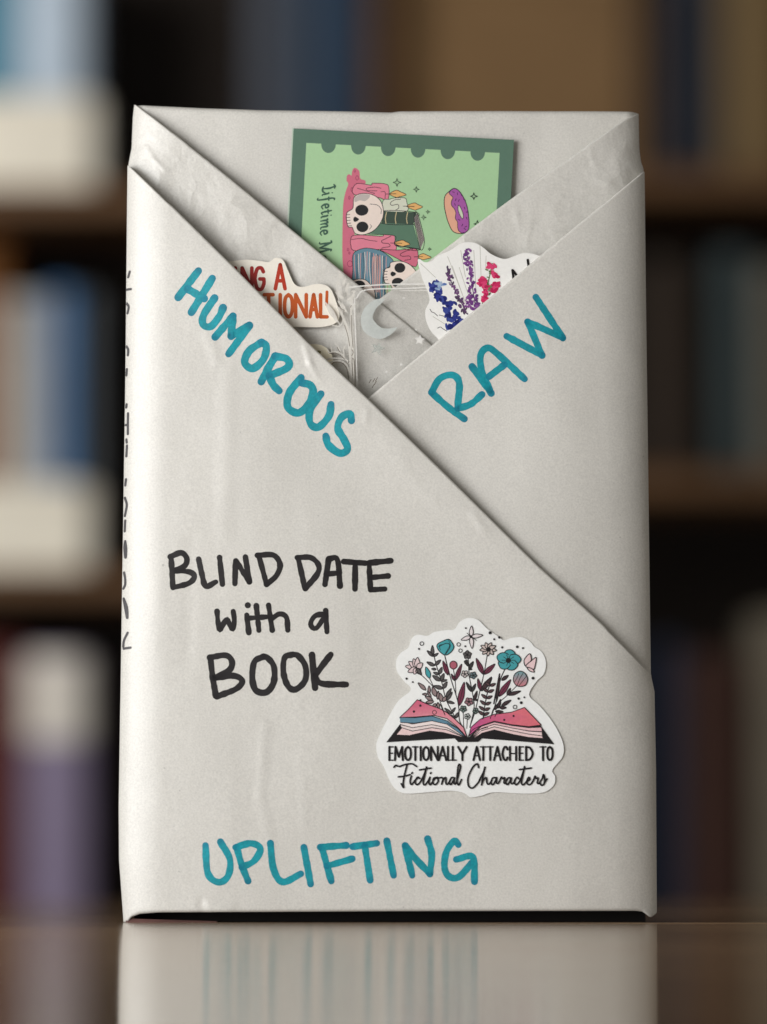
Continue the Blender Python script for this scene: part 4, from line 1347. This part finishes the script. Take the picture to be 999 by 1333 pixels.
CX0, CX1, CZ0, CZ1 = -1.02, 1.02, -0.7, 1.62
XM = P(497, 600, YB)[0]
bx('back_board', CX0, CX1, YB + 0.31, YB + 0.325, CZ0, CZ1, DBACK, case)
for x in (CX0, XM - 0.011, CX1 - 0.022):
    bx('upright', x, x + 0.022, YB - 0.004, YB + 0.309, CZ0, CZ1, DWOOD, case)
zl = [P(0, v, YB)[1] for v in (242, 742, 1262)] + [-0.62]
zr = [P(999, v, YB)[1] for v in (220, 612, 1215)] + [-0.62]
for z in zl + [zl[0] + 0.47]:
    bx('shelf_board', CX0 + 0.021, XM - 0.010, YB, YB + 0.311, z - 0.026, z, DWOOD, case)
for z in zr + [zr[0] + 0.42]:
    bx('shelf_board', XM + 0.010, CX1 - 0.021, YB, YB + 0.311, z - 0.026, z, DWOOD, case)

M_pages = mat_plain('book_pages', lin(205, 196, 178), 0.8, 0.1, 0.1, 300.0, (1, 1, 0.05))
_mats = {}


def book_obj(u0, u1, vt, z0, c, label, dy=0.03, depth=0.16, group=None, name='shelved_book'):
    """upright book: two boards and a rounded spine, page block between"""
    y = YB + dy
    x0, x1 = P(u0, 600, y)[0], P(u1, 600, y)[0]
    z1 = P(500, vt, y)[1]
    key = tuple(c)
    if key not in _mats:
        _mats[key] = mat_plain('book_cloth', lin(*c), 0.55, 0.3, 0.12, 40.0)
    root = empty(name, ((x0 + x1) / 2, y, z0))
    tag(root, label, 'book', group)
    w = x1 - x0
    t = min(0.003, w * .12)
    outer, inner = [], []
    N = 8
    prof = [(x1, y + depth)]
    for k in range(N + 1):
        a = pi * k / N
        prof.append(((x0 + x1) / 2 + w / 2 * cos(a), y + 0.010 - 0.010 * sin(a)))
    prof.append((x0, y + depth))
    pin = [(x1 - t, y + depth)]
    for k in range(N + 1):
        a = pi * k / N
        pin.append(((x0 + x1) / 2 + (w / 2 - t) * cos(a), y + 0.010 + t - 0.010 * sin(a)))
    pin.append((x0 + t, y + depth))
    m = len(prof)
    V = [(p[0], p[1], z0) for p in prof] + [(p[0], p[1], z0) for p in pin] + [(p[0], p[1], z1) for p in prof] + [(p[0], p[1], z1) for p in pin]
    Fc = []
    for i in range(m - 1):
        Fc.append((i, i + 1, 2 * m + i + 1, 2 * m + i))
        Fc.append((m + i + 1, m + i, 3 * m + i, 3 * m + i + 1))
        Fc.append((i + 1, i, m + i, m + i + 1))
        Fc.append((2 * m + i, 2 * m + i + 1, 3 * m + i + 1, 3 * m + i))
    Fc.append((0, 2 * m, 3 * m, m)); Fc.append((m - 1, 2 * m - 1, 4 * m - 1, 3 * m - 1))
    mesh_obj('cover', V, Fc, _mats[key], root, smooth=False)
    bx('page_block', x0 + t, x1 - t, y + 0.012 + t, y + depth - 0.003, z0 + 0.003, z1 - 0.004, M_pages, root, 0.0005)
    return root, (x0, x1, y, z0, z1)


L1, L2, L3 = zl[0], zl[1], zl[2]
R1z, R2z, R3z = zr[0], zr[1], zr[2]
gB = 'books on the shelves'
book_obj(-120, -62, -30, L1, (120, 110, 100), 'tan book next to the teal one on the top left shelf', .13)
book_obj(-60, 17, -60, L1, (36, 122, 152), 'bright teal book behind the upper white box', .13)
book_obj(20, 108, -70, L1, (186, 204, 224), 'pale blue book behind the upper white box', .13)
book_obj(328, 392, -40, L1, (58, 66, 80), 'slate grey book beside the navy book above the parcel', .03)
book_obj(394, 484, -50, L1, (26, 52, 78), 'navy blue book above the parcel next to the bookcase upright', .03)
book_obj(838, 868, -20, R1z, (52, 34, 26), 'thin dark brown book beside the brown carton', .03)
book_obj(874, 940, -40, R1z, (26, 36, 52), 'black navy book on the shelf with the brown carton', .04)
book_obj(944, 1050, -60, R1z, (112, 92, 60), 'olive brown book at the end of the carton shelf', .03)
book_obj(-70, 1, 285, L2, (140, 90, 44), 'orange book on the middle shelf behind the lower white box', .12)
book_obj(4, 62, 385, L2, (172, 172, 170), 'light grey book on the middle shelf between orange and blue books', .12)
book_obj(64, 94, 375, L2, (66, 120, 176), 'thin sky blue book on the middle shelf', .12)
book_obj(96, 124, 380, L2, (84, 90, 96), 'thin charcoal grey book beside the sky blue one', .13)
book_obj(846, 900, 335, R2z, (44, 32, 22), 'dark umber book on the shelf below the carton', .05)
book_obj(938, 984, 325, R2z, (52, 66, 70), 'dark slate teal book on the shelf below the carton', .03)
book_obj(990, 1060, 345, R2z, (92, 88, 78), 'grey beige book next to the slate teal one', .02)
book_obj(-60, 30, 835, L3, (84, 30, 24), 'dark red book beside the lavender one on the lowest shelf', .03)
root, (x0, x1, yy, z0, z1) = book_obj(38, 112, 850, L3, (138, 128, 158), 'lavender book with white upper spine panel', .03)
zlab = P(500, 965, yy)[1]
# white panel wrapped round the upper spine
V, Fc = [], []
for k in range(9):
    a = pi * k / 8
    for z in (zlab, z1 - 0.004):
        V.append(((x0 + x1) / 2 + ((x1 - x0) / 2 + 0.0006) * cos(a), yy + 0.010 - 0.0108 * sin(a), z))
for k in range(8):
    Fc.append((2 * k, 2 * k + 2, 2 * k + 3, 2 * k + 1))
mesh_obj('spine_label', V, Fc, mat_plain('white_label', lin(226, 222, 216), 0.6, 0.3, 0.05), root)
book_obj(858, 886, 835, R3z, (26, 38, 62), 'thin navy book beside the maroon one on the lower right shelf', .03)
book_obj(889, 968, 850, R3z, (60, 34, 26), 'maroon brown book on the lower right shelf', .04)
book_obj(988, 1060, 800, R3z, (112, 105, 92), 'beige book beside the maroon one on the lower right shelf', .03)

M_carton = mat_plain('brown_carton', lin(126, 100, 70), 0.8, 0.2, 0.1, 20.0)
M_wbox = mat_plain('white_box_board', lin(230, 226, 214), 0.6, 0.3, 0.05, 20.0)


def box_obj(name, u0, u1, vt, z0, dy, depth, mat, label, bev=0.006):
    y = YB + dy
    x0, x1 = P(u0, 600, y)[0], P(u1, 600, y)[0]
    z1 = P(500, vt, y)[1]
    root = empty(name, ((x0 + x1) / 2, y, z0))
    tag(root, label, 'box')
    lid = (z1 - z0) * 0.24
    bx('box_body', x0 + .003, x1 - .003, y + .003, y + depth - .003, z0, z1 - .002, mat, root)
    bx('lid', x0, x1, y, y + depth, z1 - lid, z1, mat, root, bev)
    return root


box_obj('storage_box', -95, 124, 122, L1, 0.004, 0.11, M_wbox, 'white lidded box on the upper left shelf before teal books', 0.014)
box_obj('storage_box', -95, 120, 628, L2, 0.004, 0.11, M_wbox, 'white lidded box on the middle left shelf before grey and blue books', 0.014)
box_obj('storage_box', 512, 833, -90, R1z, 0.03, 0.24, M_carton, 'large brown carton on the shelf above the parcel')
